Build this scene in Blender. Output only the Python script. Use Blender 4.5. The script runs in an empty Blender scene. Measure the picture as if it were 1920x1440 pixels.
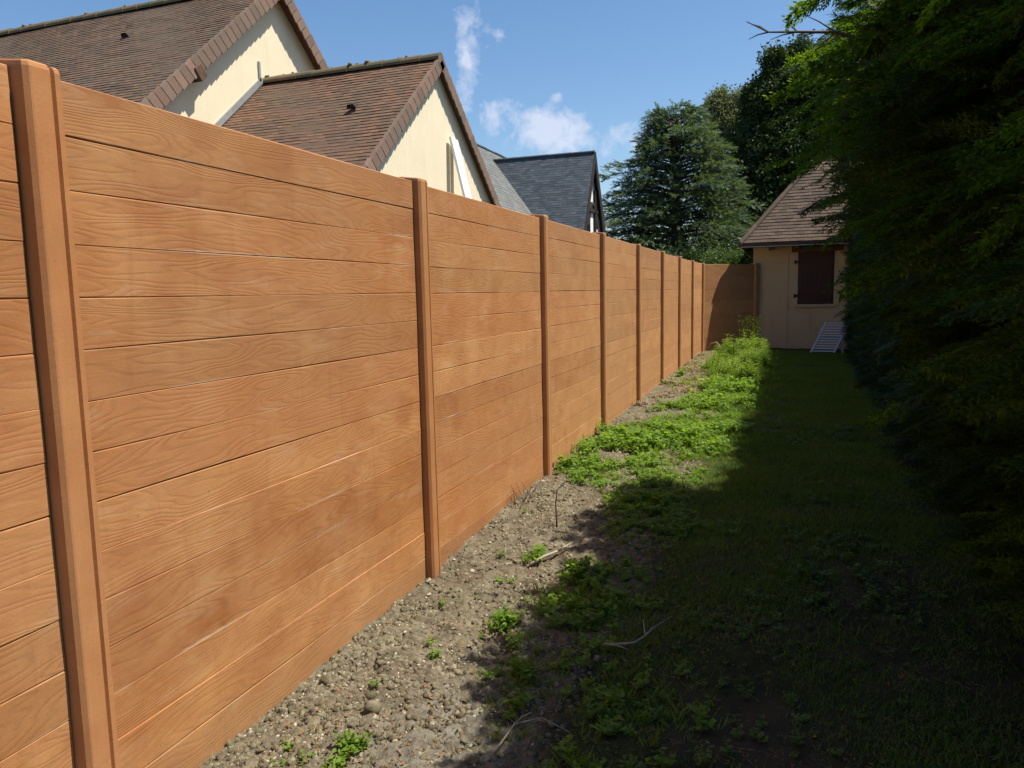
import bpy, math, random
import numpy as np
from mathutils import Vector, Matrix
SC = bpy.context.scene
COL = SC.collection
random.seed(7)
RG = np.random.default_rng(11)

# ------------------------------------------------------------------ camera
CAM_POS = (1.9004, 0.0, 1.5345)
yaw, pitch, roll = -0.34918, -0.11981, -0.02145
F = Vector((math.sin(yaw)*math.cos(pitch), math.cos(yaw)*math.cos(pitch), math.sin(pitch)))
R0 = Vector((math.cos(yaw), -math.sin(yaw), 0)); U0 = R0.cross(F)
Rv = math.cos(roll)*R0 + math.sin(roll)*U0
Uv = -math.sin(roll)*R0 + math.cos(roll)*U0
cd = bpy.data.cameras.new('camera'); cam = bpy.data.objects.new('camera', cd); COL.objects.link(cam)
m = Matrix((( Rv.x, Uv.x, -F.x, CAM_POS[0]), (Rv.y, Uv.y, -F.y, CAM_POS[1]), (Rv.z, Uv.z, -F.z, CAM_POS[2]), (0,0,0,1)))
cam.matrix_world = m
cd.sensor_width = 36; cd.lens = 1407.05/1920*36; cd.clip_end = 2000; cd.clip_start = 0.02
SC.camera = cam

# ------------------------------------------------------------------ light
EL, PSI = math.radians(64), math.radians(-15)
SUN = Vector((math.cos(EL)*math.cos(PSI), -math.cos(EL)*math.sin(PSI), math.sin(EL)))   # towards the sun
sd = bpy.data.lights.new('sun', 'SUN'); so = bpy.data.objects.new('sun', sd); COL.objects.link(so)
sd.energy = 4.6; sd.angle = math.radians(0.53); sd.color = (1.0, 0.93, 0.80)
so.rotation_euler = (-SUN).to_track_quat('-Z', 'Y').to_euler(); so.location = (6, -3, 12)
SC.view_settings.view_transform = 'Standard'; SC.view_settings.look = 'None'
SC.view_settings.gamma = 1; SC.view_settings.exposure = 0.92
SKY_STRENGTH = 0.075

class NT:
    def __init__(s, tree): s.t = tree; s.n = tree.nodes; s.l = tree.links
    def node(s, typ, **kw):
        n = s.n.new(typ)
        ins = kw.pop('ins', {})
        for k, v in kw.items(): setattr(n, k, v)
        for k, v in ins.items(): s.set(n.inputs[k], v)
        return n
    def set(s, sock, v):
        if isinstance(v, bpy.types.NodeSocket): s.l.new(v, sock)
        elif v is not None: sock.default_value = v
    def math(s, op, a, b=None, c=None, clamp=False):
        n = s.node('ShaderNodeMath', operation=op, use_clamp=clamp)
        s.set(n.inputs[0], a)
        if b is not None: s.set(n.inputs[1], b)
        if c is not None: s.set(n.inputs[2], c)
        return n.outputs[0]
    def vmath(s, op, a, b=None):
        n = s.node('ShaderNodeVectorMath', operation=op)
        s.set(n.inputs[0], a)
        if b is not None: s.set(n.inputs[1], b)
        return n.outputs['Value'] if op in ('DOT_PRODUCT', 'LENGTH', 'DISTANCE') else n.outputs[0]
    def sep(s, v): n = s.node('ShaderNodeSeparateXYZ', ins={0: v}); return n.outputs[0], n.outputs[1], n.outputs[2]
    def comb(s, x, y, z): return s.node('ShaderNodeCombineXYZ', ins={0: x, 1: y, 2: z}).outputs[0]
    def noise(s, vec, scale, detail=3, rough=0.5, dist=0.0):
        n = s.node('ShaderNodeTexNoise', ins={'Vector': vec, 'Scale': scale, 'Detail': detail, 'Roughness': rough, 'Distortion': dist})
        return n.outputs['Fac']
    def ramp(s, f, stops, interp='LINEAR'):
        n = s.node('ShaderNodeValToRGB', ins={0: f}); cr = n.color_ramp; cr.interpolation = interp
        while len(cr.elements) < len(stops): cr.elements.new(0.5)
        for e, (p, c) in zip(cr.elements, stops):
            e.position = p; e.color = (c, c, c, 1) if isinstance(c, (int, float)) else (*c, 1)
        return n.outputs[0]
    def mr(s, f, a, b, c=0.0, d=1.0):
        return s.node('ShaderNodeMapRange', ins={0: f, 1: a, 2: b, 3: c, 4: d}).outputs[0]
    def mix(s, f, a, b, blend='MIX'):
        n = s.node('ShaderNodeMix', data_type='RGBA', blend_type=blend)
        s.set(n.inputs[0], f)
        s.set(n.inputs[6], (*a, 1) if isinstance(a, tuple) and len(a) == 3 else a)
        s.set(n.inputs[7], (*b, 1) if isinstance(b, tuple) and len(b) == 3 else b)
        return n.outputs[2]
    def bump(s, h, strength, dist): return s.node('ShaderNodeBump', ins={'Height': h, 'Strength': strength, 'Distance': dist}).outputs[0]

# ------------------------------------------------------------------ sky
W = bpy.data.worlds.new('World'); SC.world = W; W.use_nodes = True
t = NT(W.node_tree); t.n.clear()
sky = t.node('ShaderNodeTexSky', sky_type='NISHITA'); sky.sun_disc = False
sky.sun_elevation = EL; sky.sun_rotation = math.atan2(SUN.x, SUN.y)
sky.air_density = 1.0; sky.dust_density = 0.6; sky.ozone_density = 1.0
dirv = t.node('ShaderNodeTexCoord').outputs['Generated']
nv = t.noise(dirv, 13, 7, 0.62, 0.25)
nv2 = t.noise(dirv, 42, 5, 0.6, 0.4)
clouds = None   # each cloud: direction, horizontal and vertical extent, density
for (c, ax, az, k) in [((-.372,.885,.285), .020, .044, 1.4), ((-.378,.892,.245), .017, .035, 1.25), ((-.345,.912,.225), .026, .026, 1.3), ((-.29,.938,.20), .045, .026, 1.25),
                       ((-.19,.962,.188), .045, .016, .9), ((-.33,.893,.312), .009, .007, .8), ((-.272,.933,.24), .007, .006, .7), ((-.36,.91,.20), .045, .02, .6)]:
    cv = Vector(c).normalized(); hx = Vector((cv.y, -cv.x, 0)).normalized()
    a = t.math('DIVIDE', t.vmath('DOT_PRODUCT', dirv, tuple(hx)), ax)
    z = t.math('DIVIDE', t.math('SUBTRACT', t.sep(dirv)[2], cv.z), az)
    d = t.math('SQRT', t.math('ADD', t.math('MULTIPLY', a, a), t.math('MULTIPLY', z, z)))
    front = t.math('GREATER_THAN', t.vmath('DOT_PRODUCT', dirv, tuple(cv)), 0.5)
    g = t.math('MULTIPLY', t.math('MULTIPLY', t.mr(d, 0.0, 1.9, 1.0, 0.0), front), k)
    clouds = g if clouds is None else t.math('MAXIMUM', clouds, g)
nn = t.math('ADD', t.math('MULTIPLY', nv, 0.7), t.math('MULTIPLY', nv2, 0.3))
cf = t.mr(t.math('ADD', clouds, t.math('MULTIPLY', t.math('SUBTRACT', nn, 0.5), 4.2)), 0.50, 1.15)
cf = t.math('MULTIPLY', t.math('MULTIPLY', cf, t.mr(clouds, 0.0, 0.25)), 0.75)
hsv = t.node('ShaderNodeHueSaturation', ins={'Hue': 0.5, 'Saturation': 1.20, 'Value': 1.06, 'Fac': 1.0, 'Color': sky.outputs[0]})
SKYHSV = hsv
CLOUD_MIX = t.mix(cf, hsv.outputs[0], (5.6, 5.9, 7.0))
bg = t.node('ShaderNodeBackground', ins={'Color': CLOUD_MIX, 'Strength': SKY_STRENGTH})
t.l.new(bg.outputs[0], t.node('ShaderNodeOutputWorld').inputs[0])

# ------------------------------------------------------------------ helpers
def tag(o, label=None, cat=None, group=None, kind=None):
    if label: o['label'] = label
    if cat: o['category'] = cat
    if group: o['group'] = group
    if kind: o['kind'] = kind
    return o
def thing(name, loc, label, cat, group=None):
    o = bpy.data.objects.new(name, None); COL.objects.link(o); o.location = loc; o.empty_display_size = .2
    return tag(o, label, cat, group)
def wloc(o):
    v = Vector((0, 0, 0))
    while o is not None: v += o.location; o = o.parent
    return v
def link(name, me, mat, parent, at=None):
    """verts are in world space; the object's origin goes to `at` (or its parent's origin)"""
    o = bpy.data.objects.new(name, me); COL.objects.link(o)
    base = Vector(at) if at is not None else (wloc(parent) if parent else Vector((0, 0, 0)))
    me.transform(Matrix.Translation(-base))
    if parent: o.parent = parent; o.location = base - wloc(parent)
    else: o.location = base
    if mat is not None and len(me.materials) == 0: me.materials.append(mat)
    return o
def mesh_np(name, V, Fq):
    me = bpy.data.meshes.new(name); V = np.asarray(V, dtype=np.float32); Fq = np.asarray(Fq, dtype=np.int32)
    n = Fq.shape[1]
    me.vertices.add(len(V)); me.vertices.foreach_set('co', V.ravel())
    me.loops.add(Fq.size); me.loops.foreach_set('vertex_index', Fq.ravel())
    me.polygons.add(len(Fq)); me.polygons.foreach_set('loop_start', np.arange(0, Fq.size, n, dtype=np.int32))
    me.update(calc_edges=True); me.validate()
    return me
class MB:
    ICO = None
    def __init__(s): s.v = []; s.f = []; s.uv = []
    def add(s, vs, fs, uvs=None):
        b = len(s.v); s.v += [tuple(v) for v in vs]; s.f += [tuple(i+b for i in f) for f in fs]
        for k, f in enumerate(fs): s.uv.append(uvs[k] if uvs else [(0, 0)]*len(f))
    def box(s, c, size, M=None):
        hx, hy, hz = [a/2 for a in size]
        vs = [Vector((x, y, z)) for x in (-hx, hx) for y in (-hy, hy) for z in (-hz, hz)]
        if M is not None: vs = [M @ v for v in vs]
        vs = [v+Vector(c) for v in vs]
        s.add(vs, [(0,1,3,2), (4,6,7,5), (0,4,5,1), (2,3,7,6), (0,2,6,4), (1,5,7,3)])
    def bb(s, a, b): s.box([(p+q)/2 for p, q in zip(a, b)], [abs(q-p) for p, q in zip(a, b)])
    def bar(s, a, b, w, h, up=(0, 0, 1)):
        a = Vector(a); b = Vector(b); d = (b-a); L = d.length; d.normalize(); side = d.cross(Vector(up)).normalized(); u = side.cross(d)
        M = Matrix((d, side, u)).transposed(); s.box((a+b)/2, (L, w, h), M)
    def tube(s, pts, rad, n=8, cap=True):
        pts = [Vector(p) for p in pts]; rings = []
        if not hasattr(rad, '__len__'): rad = [rad]*len(pts)
        vs = []
        for i, p in enumerate(pts):
            d = (pts[min(i+1, len(pts)-1)]-pts[max(i-1, 0)]).normalized()
            ref = Vector((0, 0, 1)) if abs(d.z) < .9 else Vector((1, 0, 0))
            a = d.cross(ref).normalized(); b = d.cross(a)
            vs += [p+rad[i]*(math.cos(2*math.pi*k/n)*a+math.sin(2*math.pi*k/n)*b) for k in range(n)]
        fs = [(i*n+k, i*n+(k+1) % n, (i+1)*n+(k+1) % n, (i+1)*n+k) for i in range(len(pts)-1) for k in range(n)]
        if cap: fs += [tuple(range(n))[::-1], tuple((len(pts)-1)*n+k for k in range(n))]
        s.add(vs, fs)
    def prism(s, poly, ext):
        """closed polygon (list of 3-D points) extruded by the vector ext"""
        n = len(poly); e = Vector(ext); vs = [Vector(p) for p in poly]+[Vector(p)+e for p in poly]
        s.add(vs, [tuple(range(n)), tuple(range(2*n-1, n-1, -1))]+[(k, k+n, (k+1) % n+n, (k+1) % n) for k in range(n)])
    def lump(s, c, r, sq=.7):
        ph = (1+5**.5)/2; vs = []
        for v in [(-1, ph, 0), (1, ph, 0), (-1, -ph, 0), (1, -ph, 0), (0, -1, ph), (0, 1, ph), (0, -1, -ph), (0, 1, -ph), (ph, 0, -1), (ph, 0, 1), (-ph, 0, -1), (-ph, 0, 1)]:
            k = r*random.uniform(.7, 1.25)/1.9; vs.append((c[0]+v[0]*k, c[1]+v[1]*k, c[2]+v[2]*k*sq))
        s.add(vs, [(0,11,5),(0,5,1),(0,1,7),(0,7,10),(0,10,11),(1,5,9),(5,11,4),(11,10,2),(10,7,6),(7,1,8),(3,9,4),(3,4,2),(3,2,6),(3,6,8),(3,8,9),(4,9,5),(2,4,11),(6,2,10),(8,6,7),(9,8,1)],
              [[(random.randint(0, 9)+.5, 91.5)]*3]*20)
    def build(s, name, mat, parent=None, at=None, smooth=False, bevel=0):
        me = bpy.data.meshes.new(name); me.from_pydata(s.v, [], s.f)
        uvl = me.uv_layers.new(name='UVMap')
        flat = [c for u in s.uv for p in u for c in p]
        uvl.data.foreach_set('uv', flat)
        if smooth: me.polygons.foreach_set('use_smooth', [True]*len(me.polygons))
        o = link(name, me, mat, parent, at)
        if bevel:
            b = o.modifiers.new('bevel', 'BEVEL'); b.width = bevel; b.segments = 2; b.limit_method = 'ANGLE'
        return o

# numpy value noise
def _h(ix, iy, iz, seed):
    n = (ix*374761393 + iy*668265263 + iz*2147483647 + seed*974634777) & 0xffffffff
    n = ((n ^ (n >> 13))*1274126177) & 0xffffffff
    return ((n ^ (n >> 16)) & 0xffff)/65535.0
def vnoise(x, y, z=0.0, seed=0):
    x, y, z = np.broadcast_arrays(np.asarray(x, float), np.asarray(y, float), np.asarray(z, float))
    ix, iy, iz = [np.floor(a).astype(np.int64) for a in (x, y, z)]; fx, fy, fz = x-ix, y-iy, z-iz
    fx, fy, fz = [a*a*(3-2*a) for a in (fx, fy, fz)]; r = 0
    for dx in (0, 1):
        for dy in (0, 1):
            for dz in (0, 1):
                r = r+_h(ix+dx, iy+dy, iz+dz, seed)*(fx if dx else 1-fx)*(fy if dy else 1-fy)*(fz if dz else 1-fz)
    return r
def fbm(x, y, z=0.0, oct=4, seed=0):
    r = 0; a = .5
    for i in range(oct): r = r+a*(vnoise(x*2**i, y*2**i, z*2**i, seed+i)*2-1); a *= .5
    return r

# ------------------------------------------------------------------ materials
def new_mat(name):
    m = bpy.data.materials.new(name); m.use_nodes = True; t = NT(m.node_tree); t.n.clear()
    p = t.node('ShaderNodeBsdfPrincipled'); p.inputs['Specular IOR Level'].default_value = 0.3
    o = t.node('ShaderNodeOutputMaterial'); t.l.new(p.outputs[0], o.inputs[0])
    return m, t, p, o
def simple(name, col, rough=.7, var=.15, scale=8, bump=0.0, spec=.3, metal=0):
    m, t, p, o = new_mat(name); pos = t.node('ShaderNodeNewGeometry').outputs['Position']
    n = t.noise(pos, scale, 5, .6)
    c = t.mix(t.mr(n, .3, .7), tuple(x*(1-var) for x in col), tuple(min(1, x*(1+var)) for x in col))
    t.set(p.inputs['Base Color'], c); p.inputs['Roughness'].default_value = rough; p.inputs['Specular IOR Level'].default_value = spec
    p.inputs['Metallic'].default_value = metal
    if bump: t.set(p.inputs['Normal'], t.bump(t.noise(pos, scale*6, 4, .6), .6, bump))
    return m

def wood_concrete(name, board=True, grainy=1.0, tint=(1, 1, 1)):
    """concrete cast and stained to look like orange timber boards"""
    m, t, p, o = new_mat(name)
    pos = t.node('ShaderNodeNewGeometry').outputs['Position']; oi = t.node('ShaderNodeObjectInfo')
    x, y, z = t.sep(pos); al = t.math('ADD', x, y)
    if board:
        bi = t.math('FLOOR', t.math('DIVIDE', t.math('SUBTRACT', 2.15, z), .15))
        pi = t.math('FLOOR', t.math('DIVIDE', t.math('SUBTRACT', 2.15, z), .30))
    else:
        bi = 0.0; pi = 0.0
    lx, ly, lz = t.sep(oi.outputs['Location'])
    seed = t.math('ADD', lx, ly)
    wn = t.node('ShaderNodeTexWhiteNoise', noise_dimensions='3D', ins={'Vector': t.comb(bi, seed, 3.0)})
    wr, wg, wb = t.sep(wn.outputs['Color'])
    wp = t.node('ShaderNodeTexWhiteNoise', noise_dimensions='3D', ins={'Vector': t.comb(pi, seed, 9.0)})
    pr_, pg_, pb_ = t.sep(wp.outputs['Color'])
    off = t.math('MULTIPLY', wr, 60.0)
    if board:
        g1 = t.comb(t.math('ADD', al, off), t.math('MULTIPLY', wg, 40.0), t.math('MULTIPLY', z, 5.5))
        field = t.noise(t.vmath('MULTIPLY', g1, (.95, 1, 1)), 1.0, 2.5, .5, .25)
        rings = t.math('SINE', t.math('ADD', t.math('MULTIPLY', field, 150.0), t.math('MULTIPLY', z, 150.0)))
        rings = t.math('SUBTRACT', .35, t.math('MULTIPLY', t.math('POWER', t.math('ADD', t.math('MULTIPLY', rings, .5), .5), 2.5), 1.6))
        fine = t.noise(t.vmath('MULTIPLY', g1, (5.0, 1, 42)), 1.0, 3, .6)
    else:
        g1 = t.comb(t.math('MULTIPLY', al, 30.0), off, t.math('MULTIPLY', z, 2.0))
        field = t.noise(g1, 1.0, 2); rings = t.math('MULTIPLY', t.math('SUBTRACT', field, .5), 1.2); fine = t.noise(g1, 5.0, 3)
    mott = t.noise(t.vmath('MULTIPLY', pos, (1, 1, 1.6)), 3.2, 5, .58)
    mott2 = t.noise(pos, 11, 5, .65)
    if not board: mott = t.math('ADD', t.math('MULTIPLY', mott, .35), .32); mott2 = t.math('ADD', t.math('MULTIPLY', mott2, .3), .35)
    A = tuple(a*b for a, b in zip((.305, .116, .037), tint)); B = tuple(a*b for a, b in zip((.455, .236, .096), tint)); C = tuple(a*b for a, b in zip((.385, .162, .050), tint))
    base = t.mix(t.mr(mott, .36, .66), A, B)
    base = t.mix(t.math('MULTIPLY', t.mr(t.noise(pos, 1.4, 3), .42, .62), .55), base, C)
    if board:
        base = t.mix(t.math('MULTIPLY', pg_, .40), base, (.46, .245, .105)); base = t.mix(t.math('MULTIPLY', pb_, .35), base, (.33, .112, .038))
        fr = t.math('FRACT', t.math('DIVIDE', t.math('SUBTRACT', 2.15, z), .15)); nearj = t.mr(t.math('ABSOLUTE', t.math('SUBTRACT', fr, .5)), .46, .485)
        jn = t.math('MULTIPLY', t.mr(t.noise(t.vmath('MULTIPLY', pos, (1, 1, 3)), 1.6, 3, .5), .52, .66), t.math('GREATER_THAN', wg, .45))
        base = t.mix(t.math('MULTIPLY', t.math('MULTIPLY', nearj, jn), .75), base, (.56, .43, .31))
    # pale leached patches along the joints
    pale = t.math('MULTIPLY', t.mr(t.noise(t.vmath('MULTIPLY', pos, (1, 1, 4.0)), 2.3, 5, .6), .58, .74), .38 if board else .08)
    base = t.mix(pale, base, (.47, .32, .20))
    base = t.mix(t.math('MULTIPLY', t.mr(t.noise(pos, .55, 4, .6), .45, .65), .22), base, (.36, .20, .11))
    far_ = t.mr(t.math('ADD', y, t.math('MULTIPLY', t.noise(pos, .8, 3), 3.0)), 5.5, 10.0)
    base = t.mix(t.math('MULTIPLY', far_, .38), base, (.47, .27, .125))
    streak = t.noise(t.vmath('MULTIPLY', pos, (6, 6, .7)), 2.0, 5, .65)
    base = t.mix(t.math('MULTIPLY', t.mr(streak, .56, .72), .30), base, (.26, .10, .04))
    specks = t.math('MULTIPLY', t.mr(t.noise(pos, 55, 2, .5), .70, .76), .55)
    base = t.mix(specks, base, (.20, .10, .05))
    splash = t.math('MULTIPLY', t.mr(t.math('ADD', z, t.math('MULTIPLY', t.math('SUBTRACT', t.noise(pos, 14, 5, .7), .5), .35)), -.10, .09, 1, 0), .38)
    base = t.mix(splash, base, (.27, .16, .085))
    k = t.math('ADD', .84, t.math('MULTIPLY', pr_, .19)) if board else t.math('ADD', .92, t.math('MULTIPLY', t.noise(t.vmath('MULTIPLY', pos, (9, 9, .8)), 2.5, 4, .6), .10))
    if not board: k = t.math('MULTIPLY', k, t.math('ADD', .84, t.math('MULTIPLY', t.noise(pos, 7, 6, .72), .30)))
    k = t.math('MULTIPLY', k, t.math('ADD', .965, t.math('MULTIPLY', wb, .07)))
    amp = t.math('MULTIPLY', t.mr(t.noise(t.vmath('MULTIPLY', pos, (1, 1, 2.5)), 3.1, 4, .6), .42, .66, .008, .09), grainy)
    k = t.math('MULTIPLY', k, t.math('ADD', 1.0, t.math('MULTIPLY', rings, amp)))
    k = t.math('MULTIPLY', k, t.math('ADD', .93, t.math('MULTIPLY', fine, .14)))
    k = t.math('MULTIPLY', k, t.math('ADD', .93, t.math('MULTIPLY', t.noise(pos, 160, 2), .14)))
    vm = t.node('ShaderNodeVectorMath', operation='SCALE'); t.l.new(base, vm.inputs[0]); t.l.new(k, vm.inputs[3])
    t.set(p.inputs['Base Color'], vm.outputs[0]); p.inputs['Roughness'].default_value = .68; p.inputs['Specular IOR Level'].default_value = .25
    h = t.math('ADD', t.math('MULTIPLY', rings, .35 if board else .05), t.math('MULTIPLY', t.noise(pos, 90, 3, .7), .8))
    h = t.math('ADD', h, t.math('MULTIPLY', fine, .5))
    t.set(p.inputs['Normal'], t.bump(h, .55, .0012))
    return m
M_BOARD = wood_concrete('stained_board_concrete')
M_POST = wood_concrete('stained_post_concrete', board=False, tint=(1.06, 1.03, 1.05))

def tile_mat(name, cols, weather, wamt=.4, uvx=1):
    m, t, p, o = new_mat(name); uv = t.node('ShaderNodeUVMap').outputs[0]; pos = t.node('ShaderNodeNewGeometry').outputs['Position']
    u, v, _ = t.sep(uv)
    wn = t.node('ShaderNodeTexWhiteNoise', noise_dimensions='2D', ins={'Vector': t.comb(t.math('FLOOR', u), t.math('FLOOR', v), 0.0)})
    c = t.ramp(wn.outputs['Value'], [(i/(len(cols)-1), c) for i, c in enumerate(cols)])
    n = t.noise(pos, 1.3, 5, .65)
    c = t.mix(t.math('MULTIPLY', t.mr(n, .42, .66), wamt), c, weather)
    n2 = t.noise(pos, 26, 4, .7)
    c = t.mix(t.math('MULTIPLY', t.mr(n2, .5, .75), .45), c, tuple(x*.45 for x in weather))
    t.set(p.inputs['Base Color'], c); p.inputs['Roughness'].default_value = .85
    t.set(p.inputs['Normal'], t.bump(t.noise(pos, 60, 4, .7), .5, .004))
    return m
M_TILE1 = tile_mat('weathered_brown_tiles', [(.085, .057, .040), (.135, .080, .050), (.105, .064, .042), (.066, .050, .037)], (.105, .085, .060), .45)
M_TILE2 = tile_mat('brown_red_tiles', [(.10, .058, .037), (.175, .09, .052), (.13, .072, .045), (.08, .052, .036)], (.085, .072, .05), .5)
M_TILE4 = tile_mat('dull_brown_tiles', [(.062, .042, .031), (.105, .068, .048), (.078, .051, .037), (.048, .035, .027)], (.068, .054, .035), .5)
M_SLATE = tile_mat('dark_slate', [(.050, .064, .085), (.085, .105, .13), (.038, .05, .065), (.065, .08, .10)], (.055, .066, .075), .35)
M_RIDGE = tile_mat('mossy_ridge_tiles', [(.14, .105, .065), (.19, .125, .075), (.12, .11, .06), (.10, .085, .055)], (.13, .12, .06), .6)
M_VERGE = tile_mat('verge_tile_clay', [(.17, .105, .078), (.24, .155, .115), (.15, .10, .075), (.20, .14, .11)], (.12, .105, .08), .55)
M_SLATE_SUNLIT = tile_mat('sunlit_slate', [(.11, .12, .125), (.15, .16, .16), (.095, .105, .11), (.13, .13, .125)], (.12, .12, .10), .4)  # slate paled in its colour to carry sunlight on the main slope

def render_mat(name, col, dirt=(.35, .28, .16), damt=.25):
    m, t, p, o = new_mat(name); pos = t.node('ShaderNodeNewGeometry').outputs['Position']
    c = t.mix(t.mr(t.noise(pos, 1.5, 5, .6), .3, .7), tuple(x*.92 for x in col), col)
    st = t.noise(t.vmath('MULTIPLY', pos, (3, 3, .5)), 1.2, 5, .6)
    c = t.mix(t.math('MULTIPLY', t.mr(st, .52, .75), damt), c, dirt)
    c = t.mix(t.mr(t.noise(pos, 45, 3, .7), .3, .7), t.mix(.93, (0, 0, 0), c), c)
    t.set(p.inputs['Base Color'], c); p.inputs['Roughness'].default_value = .9; p.inputs['Specular IOR Level'].default_value = .15
    t.set(p.inputs['Normal'], t.bump(t.noise(pos, 38, 5, .7), .8, .006))
    return m
M_CREAM = render_mat('cream_render', (.74, .655, .475), (.40, .34, .22), damt=.14)
M_CREAM4 = render_mat('ochre_cream_render', (.52, .395, .245), (.20, .15, .07), .5)
M_WHITE = simple('white_paint', (.74, .74, .74), .5, .05)
M_PVC = simple('white_plastic', (.40, .40, .42), .4, .06, spec=.5)
M_DARKWOOD = simple('dark_timber', (.022, .017, .015), .7, .3, 14, .002)
M_BROWNWOOD = simple('brown_timber', (.10, .055, .035), .75, .3, 14, .002)
M_SHUTTER = simple('dark_brown_paint', (.052, .019, .013), .5, .15)
M_ZINC = simple('grey_zinc', (.30, .31, .31), .5, .15, spec=.5, metal=.3)
M_MORTAR = simple('mossy_ridge_mortar', (.16, .13, .07), .95, .45, 9, .01)
M_SILL = simple('sill_stone', (.42, .33, .22), .8, .1)
M_IRON = simple('black_iron', (.02, .018, .016), .6, .1)
M_GLASS = simple('dark_window', (.02, .022, .025), .15, .1, spec=.6)
M_STONE = simple('pale_stone', (.34, .30, .22), .85, .25, 30, .004)
def clod_mat():
    m, t, p, o = new_mat('clay_clod'); g = t.node('ShaderNodeNewGeometry'); pos = g.outputs['Position']
    c = t.ramp(g.outputs['Random Per Island'], [(0, (.09, .073, .048)), (.3, (.165, .142, .09)), (.65, (.25, .222, .148)), (.85, (.15, .11, .07)), (1, (.36, .33, .25))])
    c = t.mix(t.math('MULTIPLY', t.mr(t.noise(pos, 70, 5, .7), .4, .65), .55), c, (.085, .07, .045))
    t.set(p.inputs['Base Color'], c); p.inputs['Roughness'].default_value = .95; p.inputs['Specular IOR Level'].default_value = .1
    t.set(p.inputs['Normal'], t.bump(t.noise(pos, 90, 6, .75), 1.0, .008)); return m
M_CLOD = clod_mat()
M_TWIG = simple('pale_dry_twig', (.30, .25, .19), .8, .3, 40, .001)
M_STEM = simple('brown_stem', (.085, .055, .04), .8, .3, 40)

def leaf_mat(name, cols, trans=.35, rough=.55, scale=1.2, spec=.2):
    m, t, p, o = new_mat(name); g = t.node('ShaderNodeNewGeometry')
    r = g.outputs['Random Per Island']; n = t.noise(g.outputs['Position'], scale, 3, .6)
    f = t.math('ADD', t.math('MULTIPLY', r, .55), t.math('MULTIPLY', t.mr(n, .3, .7), .45), clamp=True)
    c = t.ramp(f, [(i/(len(cols)-1), c) for i, c in enumerate(cols)])
    t.set(p.inputs['Base Color'], c); p.inputs['Roughness'].default_value = rough; p.inputs['Specular IOR Level'].default_value = spec
    tr = t.node('ShaderNodeBsdfTranslucent'); vm = t.node('ShaderNodeVectorMath', operation='MULTIPLY')
    t.l.new(c, vm.inputs[0]); vm.inputs[1].default_value = (2.4, 2.4, .7); t.l.new(vm.outputs[0], tr.inputs[0])
    mx = t.node('ShaderNodeMixShader', ins={0: trans}); t.l.new(p.outputs[0], mx.inputs[1]); t.l.new(tr.outputs[0], mx.inputs[2]); t.l.new(mx.outputs[0], o.inputs[0])
    return m
M_CYP = leaf_mat('conifer_sprays', [(.012, .025, .007), (.024, .047, .010), (.045, .082, .014), (.095, .15, .018), (.18, .235, .022)], .50)
M_HEDGE = leaf_mat('hedge_sprays', [(.011, .023, .009), (.021, .042, .012), (.034, .062, .016)], .22)
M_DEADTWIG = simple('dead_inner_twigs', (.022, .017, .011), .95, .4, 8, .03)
M_BARK = simple('fissured_bark', (.075, .055, .04), .9, .3, 20, .01)
M_CEDAR = leaf_mat('blue_green_needles', [(.028, .052, .040), (.056, .088, .062), (.092, .135, .085), (.135, .185, .115)], .2, scale=.6)
M_DARKTREE = leaf_mat('dark_evergreen_leaves', [(.010, .022, .009), (.024, .045, .013), (.050, .085, .022)], .2, scale=.5)
M_OLIVE = leaf_mat('olive_leaves', [(.06, .08, .04), (.11, .13, .07), (.17, .18, .11)], .25, scale=.5)
M_SHRUB = leaf_mat('shrub_leaves', [(.035, .06, .018), (.06, .10, .03), (.09, .14, .045)], .25)
M_WEED = leaf_mat('weed_leaves', [(.080, .140, .018), (.125, .210, .028), (.19, .285, .045)], .42, scale=3)
M_WEED2 = leaf_mat('tall_weed_leaves', [(.08, .135, .02), (.13, .20, .035), (.19, .26, .06)], .42, scale=3)
M_GRASS = leaf_mat('lawn_blades', [(.045, .095, .017), (.072, .138, .022), (.105, .165, .03), (.15, .16, .055)], .3, scale=2)
M_DEAD = leaf_mat('dead_leaves', [(.10, .055, .028), (.20, .11, .05), (.30, .13, .045), (.16, .11, .07)], .2, scale=20)
M_STRAW = leaf_mat('dry_straw', [(.20, .15, .085), (.30, .23, .14), (.14, .09, .05)], .1, scale=20)

# ------------------------------------------------------------------ ground
GY = [-50, 0, 2, 3.7, 4.6, 6, 9, 19, 60]; GZ = [-.12, -.12, -.10, -.085, -.04, -.02, 0, .03, .03]
def gz(x, y):
    x = np.asarray(x, float); y = np.asarray(y, float)
    z = np.interp(y, GY, GZ)
    z = z+.035*fbm(x*.9, y*.9, oct=3, seed=5)*np.clip((x-.05)*2, 0, 1)*np.clip((30-np.hypot(x, y))/10, 0, 1)
    z = z+np.where(x < 0, -.004, 0)
    return z
def soilness(x, y):
    edge = 1.16+.22*fbm(np.asarray(x)*1.3, np.asarray(y)*.8, oct=4, seed=9)
    return np.clip((edge-x)*6+.5, 0, 1)
def axis(segs):
    out = []
    for a, b, st in segs: out += list(np.arange(a, b, st))
    return np.array(out+[segs[-1][1]])
gx = axis([(-400, -20, 60), (-20, -.2, 4), (-.2, -.02, .06), (-.02, 1.6, .0125), (1.6, 2.6, .02), (2.6, 3.4, .05), (3.4, 20, 2), (20, 400, 60)])
gy = axis([(-400, -20, 60), (-20, 1.4, 2), (1.4, 6.2, .0125), (6.2, 10, .025), (10, 20, .06), (20, 60, 5), (60, 400, 60)])
X, Y = np.meshgrid(gx, gy, indexing='ij'); X = X.ravel(); Y = Y.ravel(); Z = gz(X, Y)
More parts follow.
